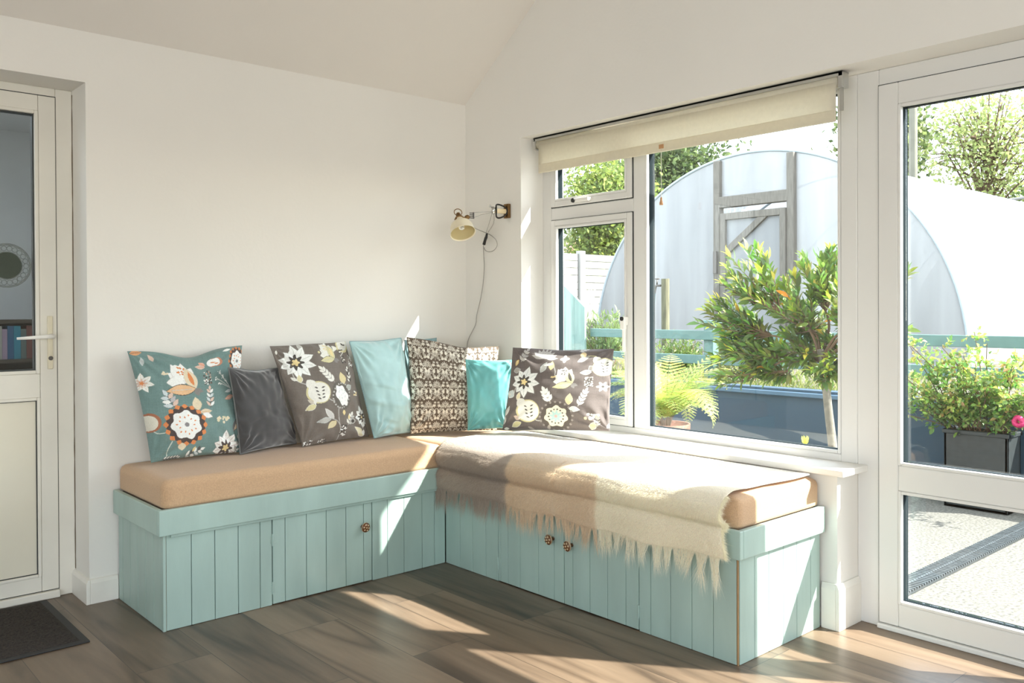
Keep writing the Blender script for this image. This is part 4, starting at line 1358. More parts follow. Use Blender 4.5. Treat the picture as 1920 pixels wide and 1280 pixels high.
A, Bq_, Cq, D = R[ii, jj], R[ii + 1, jj], R[ii, jj + 1], R[ii + 1, jj + 1]
base = A * (1 - fu) * (1 - fv) + Bq_ * fu * (1 - fv) + Cq * (1 - fu) * fv + D * fu * fv
tang = Cq - A; tang /= np.maximum(np.linalg.norm(tang, axis=1, keepdims=True), 1e-9)
yv = np.array([[0, 1.0, 0]])
nrmv = np.cross(yv, tang); nrmv /= np.linalg.norm(nrmv, axis=1, keepdims=True)
nrmv *= np.where(nrmv[:, 2:3] * .2 - nrmv[:, 0:1] > 0, 1, -1)
topm = (base[:, 0] > -.5)
nrmv[topm] = np.abs(nrmv[topm]) * np.array([0, 0, 1])
Ln = rng.uniform(.007, .022, (nF, 1)) * np.where(topm[:, None], .7, 1)
dirs = nrmv * .75 + tang * rng.uniform(.2, 1.2, (nF, 1)) + rng.normal(size=(nF, 3)) * .35
dirs /= np.linalg.norm(dirs, axis=1, keepdims=True)
cf = throw_colour(base[:, 1], base[:, 0], base[:, 2]) * rng.uniform(.85, 1.25, (nF, 1))
ribbons('nap', base + nrmv * .002, dirs * Ln, .0006, np.minimum(cf, .9), tr_root, kind='stuff')
# fringe: bunches of loose warp ends along the lower hem and the end of the fold
fb, ft, fc, fdp, fw = [], [], [], [], []
y = YT0 - .006
while y > YT1 + .002:
    P = throw_profile(y)[-1]
    lean = random.uniform(-.020, .020) + (.010 if random.random() < .3 else 0)
    ln = random.uniform(.062, .118) * (1.4 if y < -1.93 else 1)
    if y > -1.0:
        ln *= 1.05
    tip = np.array([P[0] + random.uniform(-.012, .004), y + lean, P[1] - ln])
    for k in range(54):
        b = np.array([P[0] + random.uniform(-.004, .004), y + random.uniform(-.011, .011), P[1] + random.uniform(.0, .02)])
        tt = tip + np.array([random.gauss(0, .004), random.gauss(0, .0095), random.uniform(-.010, .045)])
        fb.append(b); ft.append(tt - b); fdp.append((random.gauss(0, .003), random.gauss(0, .007) + lean * .5, 0))
        fc.append(throw_colour(np.array(b[1]), np.array(-.58), np.array(.3)).reshape(3) * random.uniform(.85, 1.3)); fw.append(random.uniform(.0008, .0016))
    y -= random.uniform(.013, .030)
ribbons('fringe', np.array(fb), np.array(ft), np.array(fw), np.minimum(np.array(fc), .9), tr_root, segs=4, droop=np.array(fdp), kind='stuff')
# long wisps along the right-hand end
nW = 2600
zz = rng.integers(int(nP * .35), nP, nW)
pb = R[-1, zz] + rng.normal(size=(nW, 3)) * .002
tv = np.stack([rng.normal(size=nW) * .006 - .003, -np.abs(rng.normal(size=nW)) * .010 - .004, rng.normal(size=nW) * .006 - .006], -1)
ribbons('edge_wisps', pb, tv, .0008, np.minimum(throw_colour(pb[:, 1], pb[:, 0], pb[:, 2]) * 1.1, .9), tr_root, segs=2, kind='stuff')

# ------------------------------------------------------------------ outside: ground
ZG = -.03
box('floor.002', 'gravel', (.30, 2.90, -9, 9, ZG - .1, ZG), kind=ST)
w = MB(); w.box(.232, .32, -4.06, YS, -.02, .004); w.build('trim_4', 'concrete', kind=ST)
gw = thing('garden_wall', (2.8, 0, ZG), label='blue-grey painted retaining wall behind the potted trees', category='wall')
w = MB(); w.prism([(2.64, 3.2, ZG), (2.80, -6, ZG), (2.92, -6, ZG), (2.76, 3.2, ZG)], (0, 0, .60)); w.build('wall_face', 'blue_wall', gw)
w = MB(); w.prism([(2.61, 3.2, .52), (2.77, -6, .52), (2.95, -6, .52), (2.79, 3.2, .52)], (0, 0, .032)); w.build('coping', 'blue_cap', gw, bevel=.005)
# raised garden behind the wall
gx, gy = np.meshgrid(np.linspace(2.78, 40, 90), np.linspace(-30, 45, 110), indexing='ij')
gz = .50 + .03 * vnoise(gx * 1.3, gy * 1.3, 4) + np.where(gx > 3.2, .0, -.01)
idx = np.arange(gx.size).reshape(gx.shape)
link_mesh('floor.003', np.stack([gx, gy, gz], -1).reshape(-1, 3), np.stack([idx[:-1, :-1], idx[1:, :-1], idx[1:, 1:], idx[:-1, 1:]], -1).reshape(-1, 4), 'soil', smooth=True, kind=ST)

# drain channel
dc = thing('drain_channel', (1.3, -2.02, ZG), label='dark slotted drain channel crossing the pale terrace', category='drain')
w = MB(); w.box(.36, 2.7, -2.080, -1.958, ZG + .0005, ZG + .004); w.build('channel_frame', 'gasket', dc)
w = MB()
for k in range(97):
    xx = .37 + k * .024
    w.box(xx, xx + .0135, -2.070, -2.022, ZG + .004, ZG + .012); w.box(xx, xx + .0135, -2.016, -1.968, ZG + .004, ZG + .012)
w.box(.36, 2.7, -2.022, -2.016, ZG + .004, ZG + .0125)
w.build('grating', 'drain_iron', dc)

# ------------------------------------------------------------------ leaf machinery
def leaf_mesh(name, P, D, Nn, L, Wd, cols, m, parent=None, fold=.18, bend=.18, mid=.42, **tags):
    P = np.asarray(P, float); n = len(P)
    D = D / np.maximum(np.linalg.norm(D, axis=1, keepdims=True), 1e-9)
    Sd = np.cross(D, Nn); Sd /= np.maximum(np.linalg.norm(Sd, axis=1, keepdims=True), 1e-9)
    Nn = np.cross(Sd, D)
    L = np.broadcast_to(np.asarray(L, float).reshape(-1, 1), (n, 1)); Wd = np.broadcast_to(np.asarray(Wd, float).reshape(-1, 1), (n, 1))
    b = P
    mc = P + D * L * mid + Nn * L * bend * .25
    ml = mc - Sd * Wd * .5 + Nn * Wd * fold
    mr = mc + Sd * Wd * .5 + Nn * Wd * fold
    uc = P + D * L * .75 + Nn * L * bend * .1
    ul = uc - Sd * Wd * .33 + Nn * Wd * fold * .6
    ur = uc + Sd * Wd * .33 + Nn * Wd * fold * .6
    t = P + D * L - Nn * L * bend * .35
    V = np.stack([b, ml, mc, mr, ul, uc, ur, t], 1)
    tri = np.array([(0, 2, 1), (0, 3, 2), (1, 2, 5), (1, 5, 4), (2, 3, 6), (2, 6, 5), (4, 5, 7), (5, 6, 7)])
    Fa = (np.arange(n)[:, None, None] * 8 + tri[None]).reshape(-1, 3)
    cc = np.repeat(cols[:, None, :], 8, 1).reshape(-1, 3)
    return link_mesh(name, V.reshape(-1, 3), Fa, m, parent, col=cc, **tags)

def quad_leaves(name, P, size, cols, m, parent=None, aspect=.6, **tags):
    """small bent leaves for distant crowns"""
    n = len(P)
    D = rng.normal(size=(n, 3)); D[:, 2] += .2
    D /= np.linalg.norm(D, axis=1, keepdims=True)
    Q = rng.normal(size=(n, 3))
    Sd = np.cross(D, Q); Sd /= np.linalg.norm(Sd, axis=1, keepdims=True)
    s = np.broadcast_to(np.asarray(size, float).reshape(-1, 1), (n, 1))
    V = np.stack([P, P + D * s * .5 - Sd * s * aspect * .5, P + D * s, P + D * s * .5 + Sd * s * aspect * .5], 1)
    Fa = np.arange(n * 4).reshape(n, 4)
    return link_mesh(name, V.reshape(-1, 3), Fa, m, parent, col=np.repeat(cols[:, None, :], 4, 1).reshape(-1, 3), **tags)

def mixcol(n, pal, jit=.25):
    pal = np.array(pal) * .60
    c = pal[rng.integers(0, len(pal), n)]
    c2 = pal[rng.integers(0, len(pal), n)]
    t = rng.random((n, 1))
    return np.clip((c * (1 - t) + c2 * t) * rng.uniform(1 - jit, 1 + jit, (n, 1)), 0, 1)

# ------------------------------------------------------------------ bay tree in a pot
bay = thing('bay_tree', (1.6, -1.25, ZG), label='standard bay tree with a bare pale trunk and glossy green leaves outside the window', category='tree')
trunk = spline([(1.60, -1.262, .0), (1.60, -1.255, .18), (1.60, -1.244, .36), (1.60, -1.215, .60), (1.60, -1.195, .78), (1.60, -1.17, .92)], 6)
w = MB(); w.tube(trunk, [.029 - .010 * i / len(trunk) for i in range(len(trunk))], 12)
w.build('trunk', 'bark', bay, smooth=True)
lobes = [((1.55, -.72, 1.36), (.19, .16, .20), 18), ((1.62, -1.20, 1.36), (.24, .20, .18), 22), ((1.55, -.58, 1.10), (.20, .18, .17), 18), ((1.60, -.60, .92), (.20, .16, .12), 12),
         ((1.62, -.98, 1.16), (.28, .26, .20), 30), ((1.62, -1.42, 1.18), (.24, .20, .20), 20), ((1.58, -.76, .88), (.22, .20, .13), 16), ((1.62, -1.36, .93), (.22, .24, .14), 18),
         ((1.55, -.56, .72), (.12, .09, .05), 4), ((1.60, -.82, .74), (.16, .14, .07), 9), ((1.60, -1.58, 1.33), (.14, .08, .14), 6), ((1.62, -1.04, .92), (.24, .22, .13), 18), ((1.5, -1.25, .80), (.14, .12, .06), 6), ((1.6, -1.6, 1.05), (.14, .07, .12), 5)]
wt = MB()
LP, LD, LC, LL, LW, TP = [], [], [], [], [], []
top = Vector((1.60, -1.17, .90))
g = random.Random(5)
for (cx, cy, cz), (rx, ry, rz), nt_ in lobes:
    hub = top.lerp(Vector((cx, cy, cz)), .55) + Vector((g.gauss(0, .03), g.gauss(0, .03), -.02))
    wt.tube(spline([top - Vector((0, 0, .05)), top.lerp(hub, .5) + Vector((g.gauss(0, .02), g.gauss(0, .02), .02)), hub], 4), [.010 - .0006 * i for i in range(9)], 6)
    for k in range(nt_):
        v = Vector((g.gauss(0, 1), g.gauss(0, 1), g.gauss(0, 1))).normalized() * g.uniform(.55, 1.0)
        tip = Vector((cx + v.x * rx, cy + v.y * ry, cz + v.z * rz))
        d = (tip - hub).normalized()
        midp = hub.lerp(tip, .5) + Vector((g.gauss(0, .015), g.gauss(0, .015), -.012))
        pts = spline([hub, midp, tip], 5)
        wt.tube(pts, [.0042 - .0028 * i / len(pts) for i in range(len(pts))], 5)
        newg = g.random() < .45
        nl = g.randint(17, 24)
        for q in range(nl):
            t = .25 + .75 * (q / nl) ** .8
            ip = t * (len(pts) - 1); i0 = min(int(ip), len(pts) - 2)
            p = pts[i0].lerp(pts[i0 + 1], ip - i0)
            a = q * 2.4
            u = d.orthogonal().normalized(); vv = d.cross(u)
            out = u * math.cos(a) + vv * math.sin(a)
            dirn = (d * (.5 + .6 * t) + out * (1.05 - .45 * t) + Vector((0, 0, .25 - (.35 if t < .5 else 0)))).normalized()
            LP.append(p); LD.append(dirn)
            Ls = g.uniform(.055, .092) * (.75 if t > .93 else 1)
            LL.append(Ls); LW.append(Ls * g.uniform(.27, .36))
            r = g.random()
            if t > .88 and newg:
                c = (.56, .62, .08)
            elif r < .012:
                c = (.80, .40, .03)
            elif r < .45:
                c = (.15, .235, .045)
            elif r < .75:
                c = (.23, .33, .06)
            else:
                c = (.10, .17, .05)
            LC.append([x * .80 * g.uniform(.75, 1.3) for x in c])
wt.build('branches', 'twig', bay)
LP = np.array(LP); LD = np.array(LD)
Nn = rng.normal(size=LP.shape) * .5 + np.array([0, 0, 1.0])
leaf_mesh('foliage', LP, LD, Nn, np.array(LL), np.array(LW), np.array(LC), 'leaf', bay, smooth=False)
w = MB(); w.lathe([(0, ZG), (.15, ZG), (.20, .12), (.215, .12), (.215, .155), (.195, .155), (.19, .13), (0, .13)], (1.60, -1.262, 0), n=40)
w.build('tree_pot', 'terracotta', smooth=True, label='terracotta pot holding the bay tree trunk on the terrace', category='pot')

# little self-seeded shoot
sp = thing('seedling', (1.35, -1.20, ZG), label='tiny yellow-green shoot standing below the bay tree by the window', category='plant')
b0 = Vector((1.35, -1.218, ZG))
b1_ = Vector((1.35, -1.218, .410))
MB().tube([b0, b1_], [.004, .002], 6).build('stem', 'twig', sp)
LPs = np.array([tuple(b1_)] * 7); dd = np.array([(math.cos(a) * .5, math.sin(a) * .5, 1.3) for a in np.linspace(0, 5.4, 7)])
leaf_mesh('leaves', LPs, dd, np.array([(math.cos(a), math.sin(a), .1) for a in np.linspace(0, 5.4, 7)]), np.full(7, .058), np.full(7, .017), mixcol(7, [(1.0, 1.0, .2), (.9, .95, .15)]), 'leaf', sp)

# ------------------------------------------------------------------ fern in a terracotta pot
FX, FY = 1.9, .16
w = MB(); w.lathe([(0, ZG), (.10, ZG), (.155, .30), (.170, .30), (.172, .352), (.155, .352), (.15, .315), (0, .315)], (FX, FY, 0), n=40)
w.build('plant_pot', 'terracotta', smooth=True, label='terracotta pot with the feathery fern standing by the window mullion', category='pot')
fern = thing('fern', (FX, FY, .32), label='yellow-green feathery fern in the terracotta pot outside the window mullion', category='plant')
g = random.Random(11)
P_, D_, N_, L_, W_, C_ = [], [], [], [], [], []
ws = MB()
for f in range(62):
    az = g.uniform(0, 2 * PI); ln = g.uniform(.42, .72); arch = g.uniform(.5, 1.45)
    if f < 10:
        arch = g.uniform(1.3, 2.0); ln *= .85
    h = Vector((math.cos(az), math.sin(az), 0))
    pts = []
    nS = 20
    p = Vector((FX + h.x * .03, FY + h.y * .03, .32)); ang = math.radians(84)
    for i in range(nS + 1):
        pts.append(p.copy())
        ang -= arch * (1.0 + 1.6 * i / nS) / nS * 1.05
        p = p + (h * math.cos(ang) + Vector((0, 0, math.sin(ang)))) * (ln / nS)
    ws.tube(pts, [.0022 * (1 - .7 * i / nS) for i in range(nS + 1)], 4)
    yel = g.random()
    for i in range(4, nS + 1):
        t = i / nS
        d = (pts[i] - pts[i - 1]).normalized()
        sd = d.cross(Vector((-h.y, h.x, 0)).cross(d)).normalized()
        pl_ = .125 * math.sin(PI * min(1, t ** .8)) ** .8 * (ln / .55) + .008
        for s in (-1, 1):
            pd = (sd * s + d * .55 + Vector((0, 0, -.15))).normalized()
            nrmp = d.cross(sd)
            m_ = max(3, int(pl_ / .0085))
            for q in range(m_):
                tt = (q + .5) / m_
                pp = pts[i] + pd * pl_ * tt
                ll = .0105 * (1 - .7 * tt) * min(1, pl_ / .06) + .003
                sdp = pd.cross(nrmp).normalized()
                for s2 in (-1, 1):
                    P_.append(pp); D_.append((sdp * s2 + pd * .8)); N_.append(nrmp + Vector((g.gauss(0, .2), g.gauss(0, .2), g.gauss(0, .2)))); L_.append(ll); W_.append(ll * .5 + .001)
                    c = (.66, .70, .18) if yel > .55 else ((.46, .58, .14) if yel > .2 else (.26, .38, .10))
                    C_.append([v * .85 * g.uniform(.8, 1.25) for v in c])
ws.build('stems', 'twig', fern)
leaf_mesh('fronds', np.array(P_), np.array(D_), np.array(N_), np.array(L_), np.array(W_), np.clip(np.array(C_), 0, 1), 'leaf', fern)

# ------------------------------------------------------------------ rose in a black trough
w = MB()
tx0, tx1, ty0, ty1 = 2.435, 2.640, -1.850, -1.500
w.box(tx0, tx1, ty0, ty1, ZG, ZG + .02)
w.box(tx0, tx0 + .018, ty0, ty1, ZG, .425); w.box(tx1 - .018, tx1, ty0, ty1, ZG, .425)
w.box(tx0, tx1, ty0, ty0 + .018, ZG, .425); w.box(tx0, tx1, ty1 - .018, ty1, ZG, .425)
w.box(tx0 - .008, tx0 + .022, ty0 - .008, ty1 + .008, .405, .43); w.box(tx1 - .022, tx1 + .008, ty0 - .008, ty1 + .008, .405, .43)
w.box(tx0, tx1, ty0 - .008, ty0 + .022, .405, .43); w.box(tx0, tx1, ty1 - .022, ty1 + .008, .405, .43)
tro = thing('planter_trough', (2.4, -1.8, ZG), label='black weathered trough planter seen through the door glass', category='planter')
w.build('trough', 'planter_black', tro, bevel=.004)
box('compost', 'soil', (tx0 + .018, tx1 - .018, ty0 + .018, ty1 - .018, .34, .405), tro)
rose = thing('rose_bush', (2.42, -1.75, .40), label='bushy green rose growing in the black trough outside the door', category='shrub')
g = random.Random(21)
wr = MB(); P_, D_, L_, C_ = [], [], [], []
for k in range(46):
    b0 = Vector((g.uniform(2.47, 2.58), g.uniform(-1.80, -1.53), .40))
    tip = Vector((b0.x - .10 + g.gauss(0, .07), b0.y * 1.0 + g.gauss(0, .24) + (b0.y + 1.66) * 1.3, g.uniform(.50, .90) + .03 * g.random()))
    if k % 9 == 0:
        tip.z += .10
    pts = spline([b0, b0.lerp(tip, .5) + Vector((g.gauss(0, .04), g.gauss(0, .04), .04)), tip], 6)
    wr.tube(pts, [.004 - .0022 * i / len(pts) for i in range(len(pts))], 5)
    for q in range(24):
        t = g.uniform(.2, 1)
        ip = t * (len(pts) - 1); i0 = min(int(ip), len(pts) - 2)
        p = pts[i0].lerp(pts[i0 + 1], ip - i0)
        stem = Vector((g.gauss(0, 1), g.gauss(0, 1), g.gauss(.4, .7))).normalized()
        for r in range(5):
            pp = p + stem * (.018 + .012 * r)
            P_.append(pp); dv = stem + Vector((g.gauss(0, .8), g.gauss(0, .8), g.gauss(0, .6))); D_.append(dv); L_.append(g.uniform(.024, .040))
            c = g.choice([(.36, .50, .10), (.24, .40, .09), (.17, .30, .08), (.50, .60, .14), (.42, .35, .12)] if t > .6 else [(.17, .29, .08), (.24, .36, .1)])
            C_.append([v * .90 * g.uniform(.8, 1.25) for v in c])
wr.build('branches', 'twig', rose)
leaf_mesh('foliage', np.array(P_), np.array(D_), rng.normal(size=(len(P_), 3)) * .6 + np.array([0, 0, 1]), np.array(L_), np.array(L_) * .62, np.clip(np.array(C_), 0, 1), 'leaf', rose)
w = MB()
for q in range(14):
    a = q * 2.4; r = .010 + .0016 * q
    c = Vector((2.38, -1.925, .515))
    o = Vector((-.4, math.cos(a) * .9, math.sin(a) * .9)).normalized()
    pts_ = []
    u = o.orthogonal().normalized(); v = o.cross(u)
    w.lathe([(0, 0), (.012, .008), (.018, .018), (.014, .026), (0, .024)], c + o * r * .3, o, 8)
w.build('flower', 'petal', rose, smooth=True, label='crimson rose bloom')

# ------------------------------------------------------------------ teal garden fence, screen, white fence
FG = thing('garden_railing', (3.5, 0, .50), label='sage green two-rail garden fence beyond the blue wall', category='fence')
w = MB(); w.box(3.48, 3.515, -5.5, 2.36, .872, .955); w.build('top_rail', 'rail_green', FG, bevel=.004)
w = MB(); w.box(3.48, 3.515, -5.5, 2.36, .655, .735); w.build('lower_rail', 'rail_green', FG, bevel=.004)
for yy in (.955, -2.6, -4.6):
    w = MB(); w.box(3.515, 3.60, yy - .05, yy + .05, .46, 1.02)
    po = w.build('post', 'rail_green', FG, bevel=.004)
    w = MB(); w.box(3.495, 3.62, yy - .072, yy + .072, 1.02, 1.045); w.build('post_cap', 'rail_green', po, bevel=.004)
w = MB()
for k in range(9):
    y0 = 2.36 + k * .145
    z1 = 1.168 + (y0 - 2.36) * .78; z2 = 1.168 + (y0 + .14 - 2.36) * .78
    w.prism([(3.40, y0, .45), (3.40, y0 + .142, .45), (3.40, y0 + .142, min(z2, 1.62)), (3.40, y0, min(z1, 1.62))], (.025, 0, 0))
w.build('garden_screen', 'screen_green', label='sage green boarded screen with a sloping top at the end of the railing', category='screen')
WF = thing('boundary_fence', (8, 6.2, .4), label='white slatted boundary fence with a concrete post at the far left of the garden', category='fence')
for k, (xa, xb) in enumerate(((4.9, 7.30), (7.42, 9.6), (9.72, 12))):
    w = MB()
    for q in range(14):
        w.box(xa, xb, 6.2, 6.235, .42 + q * .117, .42 + q * .117 + .109)
    w.build('slat_panel', 'white_fence', WF)
for xa in (7.30, 9.60):
    w = MB(); w.box(xa, xa + .12, 6.16, 6.26, .4, 2.10); w.build('post', 'concrete', WF, bevel=.006)

# standpipe
sd_ = thing('standpipe', (4.2, 1.975, .48), label='old timber post with a brass garden tap in front of the polytunnel', category='tap')
MB().tube([(4.2, 1.975, .45), (4.2, 1.975, 1.458)], .042, 14).build('post', 'post_wood', sd_)
w = MB()
w.tube([(4.18, 2.015, 1.39), (4.17, 2.07, 1.39), (4.17, 2.085, 1.35), (4.17, 2.09, 1.31)], [.012, .013, .012, .010], 10)
w.tube([(4.17, 2.06, 1.40), (4.17, 2.06, 1.455)], .007, 8); w.tube([(4.17, 2.03, 1.46), (4.17, 2.09, 1.46)], .007, 8)
w.build('tap', 'tap_metal', sd_, smooth=True)
MB().tube(spline([(4.17, 2.09, 1.31), (4.17, 2.10, 1.15), (4.18, 2.12, .95), (4.2, 2.13, .6), (4.2, 2.12, .5)]), .009, 8).build('hose', 'hose', sd_, smooth=True)

# ------------------------------------------------------------------ polytunnel
PT = thing('polytunnel', (7, 2.8, .45), label='large white polythene tunnel greenhouse with a weathered timber doorway', category='polytunnel')
CYT, AT, BT, ZT0 = 2.80, 2.72, 2.74, .45
def archp(x, a, off=0.0):
    return (x, CYT + (AT + off) * math.cos(a), ZT0 + (BT + off) * abs(math.sin(a)) ** .92)
AN = np.linspace(0, PI, 61)
vs, fs = [], []
XS = list(np.linspace(7.0, 18.0, 45))
for x in XS:
    sagk = .018 * math.sin((x - 7) / 2.0 * PI) ** 2
    for a in AN:
        vs.append(archp(x, a, -sagk + .006 * math.sin(a * 14 + x * 1.7)))
nA = len(AN)
for i in range(len(XS) - 1):
    for k in range(nA - 1):
        q = i * nA + k
        fs.append((q, q + 1, q + nA + 1, q + nA))
MB().add(vs, fs).build('roof_sheet', 'polythene', PT, smooth=True)
# end wall split around the doorway (y 2.17 .. 3.25)
YD0_, YD1_, ZDT = 2.20, 3.24, 2.62
def endsheet(ya, yb, zlo, name):
    ys = np.linspace(ya, yb, 34)
    vs, fs = [], []
    nz = 24
    for y in ys:
        c = min(1, abs((y - CYT) / AT))
        zt = ZT0 + BT * (math.sin(math.acos(c))) ** .92
        for j in range(nz + 1):
            z = zlo + (max(zt, zlo) - zlo) * j / nz
            vs.append((7.0 + .012 * math.sin(y * 21 + .3 * z) * math.sin(PI * j / nz), y, z))
    for i in range(len(ys) - 1):
        for j in range(nz):
            q = i * (nz + 1) + j
            fs.append((q, q + 1, q + nz + 2, q + nz + 1))
    return MB().add(vs, fs).build(name, 'polythene', PT, smooth=True)
endsheet(CYT - AT + .002, YD0_, .45, 'end_sheet')
endsheet(YD1_, CYT + AT - .002, .45, 'end_sheet')
endsheet(YD0_, YD1_, ZDT, 'end_sheet')
MB().prism([(17.97, CYT + AT * .99 * math.cos(a), ZT0 + BT * .99 * abs(math.sin(a)) ** .92) for a in AN], (.006, 0, 0)).build('end_sheet', 'polythene', PT)
for i in range(5):
    MB().tube([archp(7.0 + 2.6 * i, a, .012 if i == 0 else -.02) for a in AN], .020, 8, False).build('hoop', 'hoop', PT, smooth=True)
for yy in (YD0_ - .03, YD1_ + .03):
    c = abs(yy - CYT) / AT
    w = MB(); w.box(6.93, 7.04, yy - .05, yy + .05, .45, ZT0 + BT * math.sin(math.acos(c)) ** .92 - .01); w.build('door_post', 'grey_wood', PT, bevel=.01)
w = MB(); w.box(6.93, 7.03, YD0_, YD1_, ZDT - .12, ZDT + .03); w.build('lintel', 'grey_wood', PT, bevel=.01)
do = MB()
do.box(6.90, 6.95, YD0_ + .02, YD0_ + .10, .50, 2.42); do.box(6.90, 6.95, YD1_ - .13, YD1_ - .05, .50, 2.42)
do.box(6.90, 6.95, YD0_ + .10, YD1_ - .13, 2.33, 2.42); do.box(6.90, 6.95, YD0_ + .10, YD1_ - .13, 1.30, 1.38); do.box(6.90, 6.95, YD0_ + .10, YD1_ - .13, .50, .60)
do.prism([(6.905, YD1_ - .13, 1.84), (6.905, YD1_ - .13, 1.96), (6.905, YD1_ - .62, 2.33), (6.905, YD1_ - .76, 2.33)], (.04, 0, 0))
dob = do.build('tunnel_door', 'grey_wood', PT, bevel=.006)
box('door_sheet', 'polythene', (6.952, 6.955, YD0_ + .03, YD1_ - .06, .52, 2.41), dob)
w = MB(); w.box(6.88, 6.93, YD1_ + .0, YD1_ + .05, 1.62, 1.92); w.build('latch', 'tap_metal', PT, bevel=.004)

# ------------------------------------------------------------------ beds, grass, low plants
nG = 9000
bx_ = 3.02 + rng.random(nG) ** 1.4 * 2.6; by_ = rng.uniform(-3.5, 3.2, nG)
dens = vnoise(bx_ * 1.5, by_ * 1.5, 8) > -.12
bx_, by_ = bx_[dens], by_[dens]; nG = len(bx_)
bz = np.full(nG, .49)
Dg = np.stack([rng.normal(size=nG) * .5, rng.normal(size=nG) * .5, np.ones(nG)], -1)
leaf_mesh('grass', np.stack([bx_, by_, bz], -1), Dg, rng.normal(size=(nG, 3)), rng.uniform(.03, .10, nG), np.full(nG, .010), mixcol(nG, [(.35, .42, .08), (.25, .33, .07), (.48, .47, .15), (.16, .25, .06)]), 'leaf',
          kind='stuff', label='short patchy grass growing on the raised garden behind the blue wall', category='grass')
def clump(name, c, r, h, n, size, pal, label, cat, group=None, m='leaf', stems=True, flowers=None, up=.6, wdr=.45):
    t = thing(name, tuple(c), label=label, category=cat, **({'group': group} if group else {}))
    g = random.Random(int(c[0] * 100 + c[1] * 1000))
    P = []; D = []
    ws = MB()
    for k in range(max(6, n // 60)):
        tip = Vector((c[0] + g.gauss(0, r * .5), c[1] + g.gauss(0, r * .5), c[2] + h * g.uniform(.5, 1)))
        b = Vector((c[0] + g.gauss(0, r * .12), c[1] + g.gauss(0, r * .12), c[2] - .01))
        ws.tube([b, b.lerp(tip, .5) + Vector((0, 0, .04)), tip], [.004 + h * .004, .003 + h * .002, .0015], 5)
        for q in range(60):
            s = g.uniform(.25, 1)
            p = b.lerp(tip, s) + Vector((g.gauss(0, r * .12), g.gauss(0, r * .12), g.gauss(0, h * .05)))
            P.append(p); D.append((g.gauss(0, .8), g.gauss(0, .8), g.gauss(up, .5)))
    if stems:
        ws.build('stems', 'twig', t)
    P = np.array(P); D = np.array(D)
    leaf_mesh('foliage', P, D, rng.normal(size=P.shape), rng.uniform(.6, 1.3, len(P)) * size, rng.uniform(.6, 1.2, len(P)) * size * wdr, mixcol(len(P), pal), m, t)
    return t
clump('garden_plant', (3.9, 1.55, .5), .35, .42, 1500, .06, [(.20, .32, .08), (.32, .42, .10), (.12, .22, .06)], 'low green plants behind the railing left of the timber tap post', 'plant', up=.8, wdr=.25)
clump('garden_plant', (3.75, .70, .5), .22, .42, 700, .06, [(.20, .30, .08), (.42, .40, .10)], 'low scrubby plant behind the green railing to the right of the tap post', 'plant', wdr=.3)
clump('garden_plant', (4.6, 3.2, .5), .40, .62, 1400, .09, [(.22, .34, .10), (.34, .46, .16)], 'grassy green shrub at the foot of the white fence', 'plant', up=1.2, wdr=.2)
clump('garden_plant', (3.15, 1.25, .5), .25, .14, 500, .04, [(.12, .30, .10), (.22, .36, .08)], 'small leafy seedlings on the edge of the blue wall', 'plant')
clump('flowering_plant', (3.25, 1.60, .5), .12, .26, 300, .035, [(.80, .55, .30), (.85, .70, .35), (.45, .2, .2), (.25, .35, .1)], 'small plant with peach and yellow flowers behind the grey floral cushion', 'plant')

# ------------------------------------------------------------------ trees and hedges
def tree(name, base, h, crown, n, size, pal, label, bare=False, trunk_r=.10, dens=1.0, nb=9, group=None, cat='tree', seed=1, k=1.0):
    E0 = Vector((-2.91, -3.65, 1.15))
    base = E0 + (Vector(base) - E0) * k; base.z = .4
    crown = (E0 + (Vector(crown[0]) - E0) * k, [r * k for r in crown[1]])
    size *= k; trunk_r *= k
    t = thing(name, tuple(base), label=label, category=cat, **({'group': group} if group else {}))
    g = random.Random(seed)
    B = Vector(base)
    cc = Vector(crown[0]); rr = crown[1]
    w = MB()
    mid = B.lerp(cc, .55)
    w.tube(spline([B, B.lerp(mid, .5) + Vector((0, g.gauss(0, .05), 0)), mid, cc], 5), [trunk_r * (1 - .05 * i) for i in range(16)], 8)
    P = []
    for k in range(nb * 7):
        v = Vector((g.gauss(0, 1), g.gauss(0, 1), g.gauss(.15, 1))).normalized() * (g.uniform(.35, 1) ** .6)
        tip = cc + Vector((v.x * rr[0], v.y * rr[1], v.z * rr[2]))
        st = mid.lerp(cc, g.uniform(0, 1))
        pts = spline([st, st.lerp(tip, .5) + Vector((0, 0, rr[2] * .08)), tip], 5)
        w.tube(pts, [trunk_r * .33 * (1 - .085 * i) for i in range(len(pts))], 5)
        if not bare:
            m = int(n / (nb * 7))
            s = min(rr) * .26
            for q in range(m):
                u = g.uniform(.45, 1.05)
                i0 = min(int(u * (len(pts) - 1)), len(pts) - 1)
                p = pts[i0]
                P.append((p.x + g.gauss(0, s), p.y + g.gauss(0, s), p.z + g.gauss(0, s)))
        else:
            for q in range(6):
                i0 = g.randint(4, len(pts) - 1)
                p = pts[i0]
                w.tube([p, p + Vector((g.gauss(0, .15), g.gauss(0, .15), g.uniform(.1, .45)))], [.008, .003], 4)
    w.build('trunk_and_branches', 'twig' if not bare else 'bark', t)
    if P:
        P = np.array(P)
        quad_leaves('foliage', P, rng.uniform(.6, 1.4, len(P)) * size, mixcol(len(P), pal), 'far_leaf', t)
    return t
DKG = [(.045, .085, .03), (.08, .14, .045), (.14, .22, .06), (.24, .33, .10)]
YG_ = [(.36, .48, .09), (.50, .58, .12), (.26, .38, .08), (.18, .28, .07)]
PALEG = [(.33, .42, .14), (.42, .50, .18), (.24, .33, .12), (.50, .55, .25)]
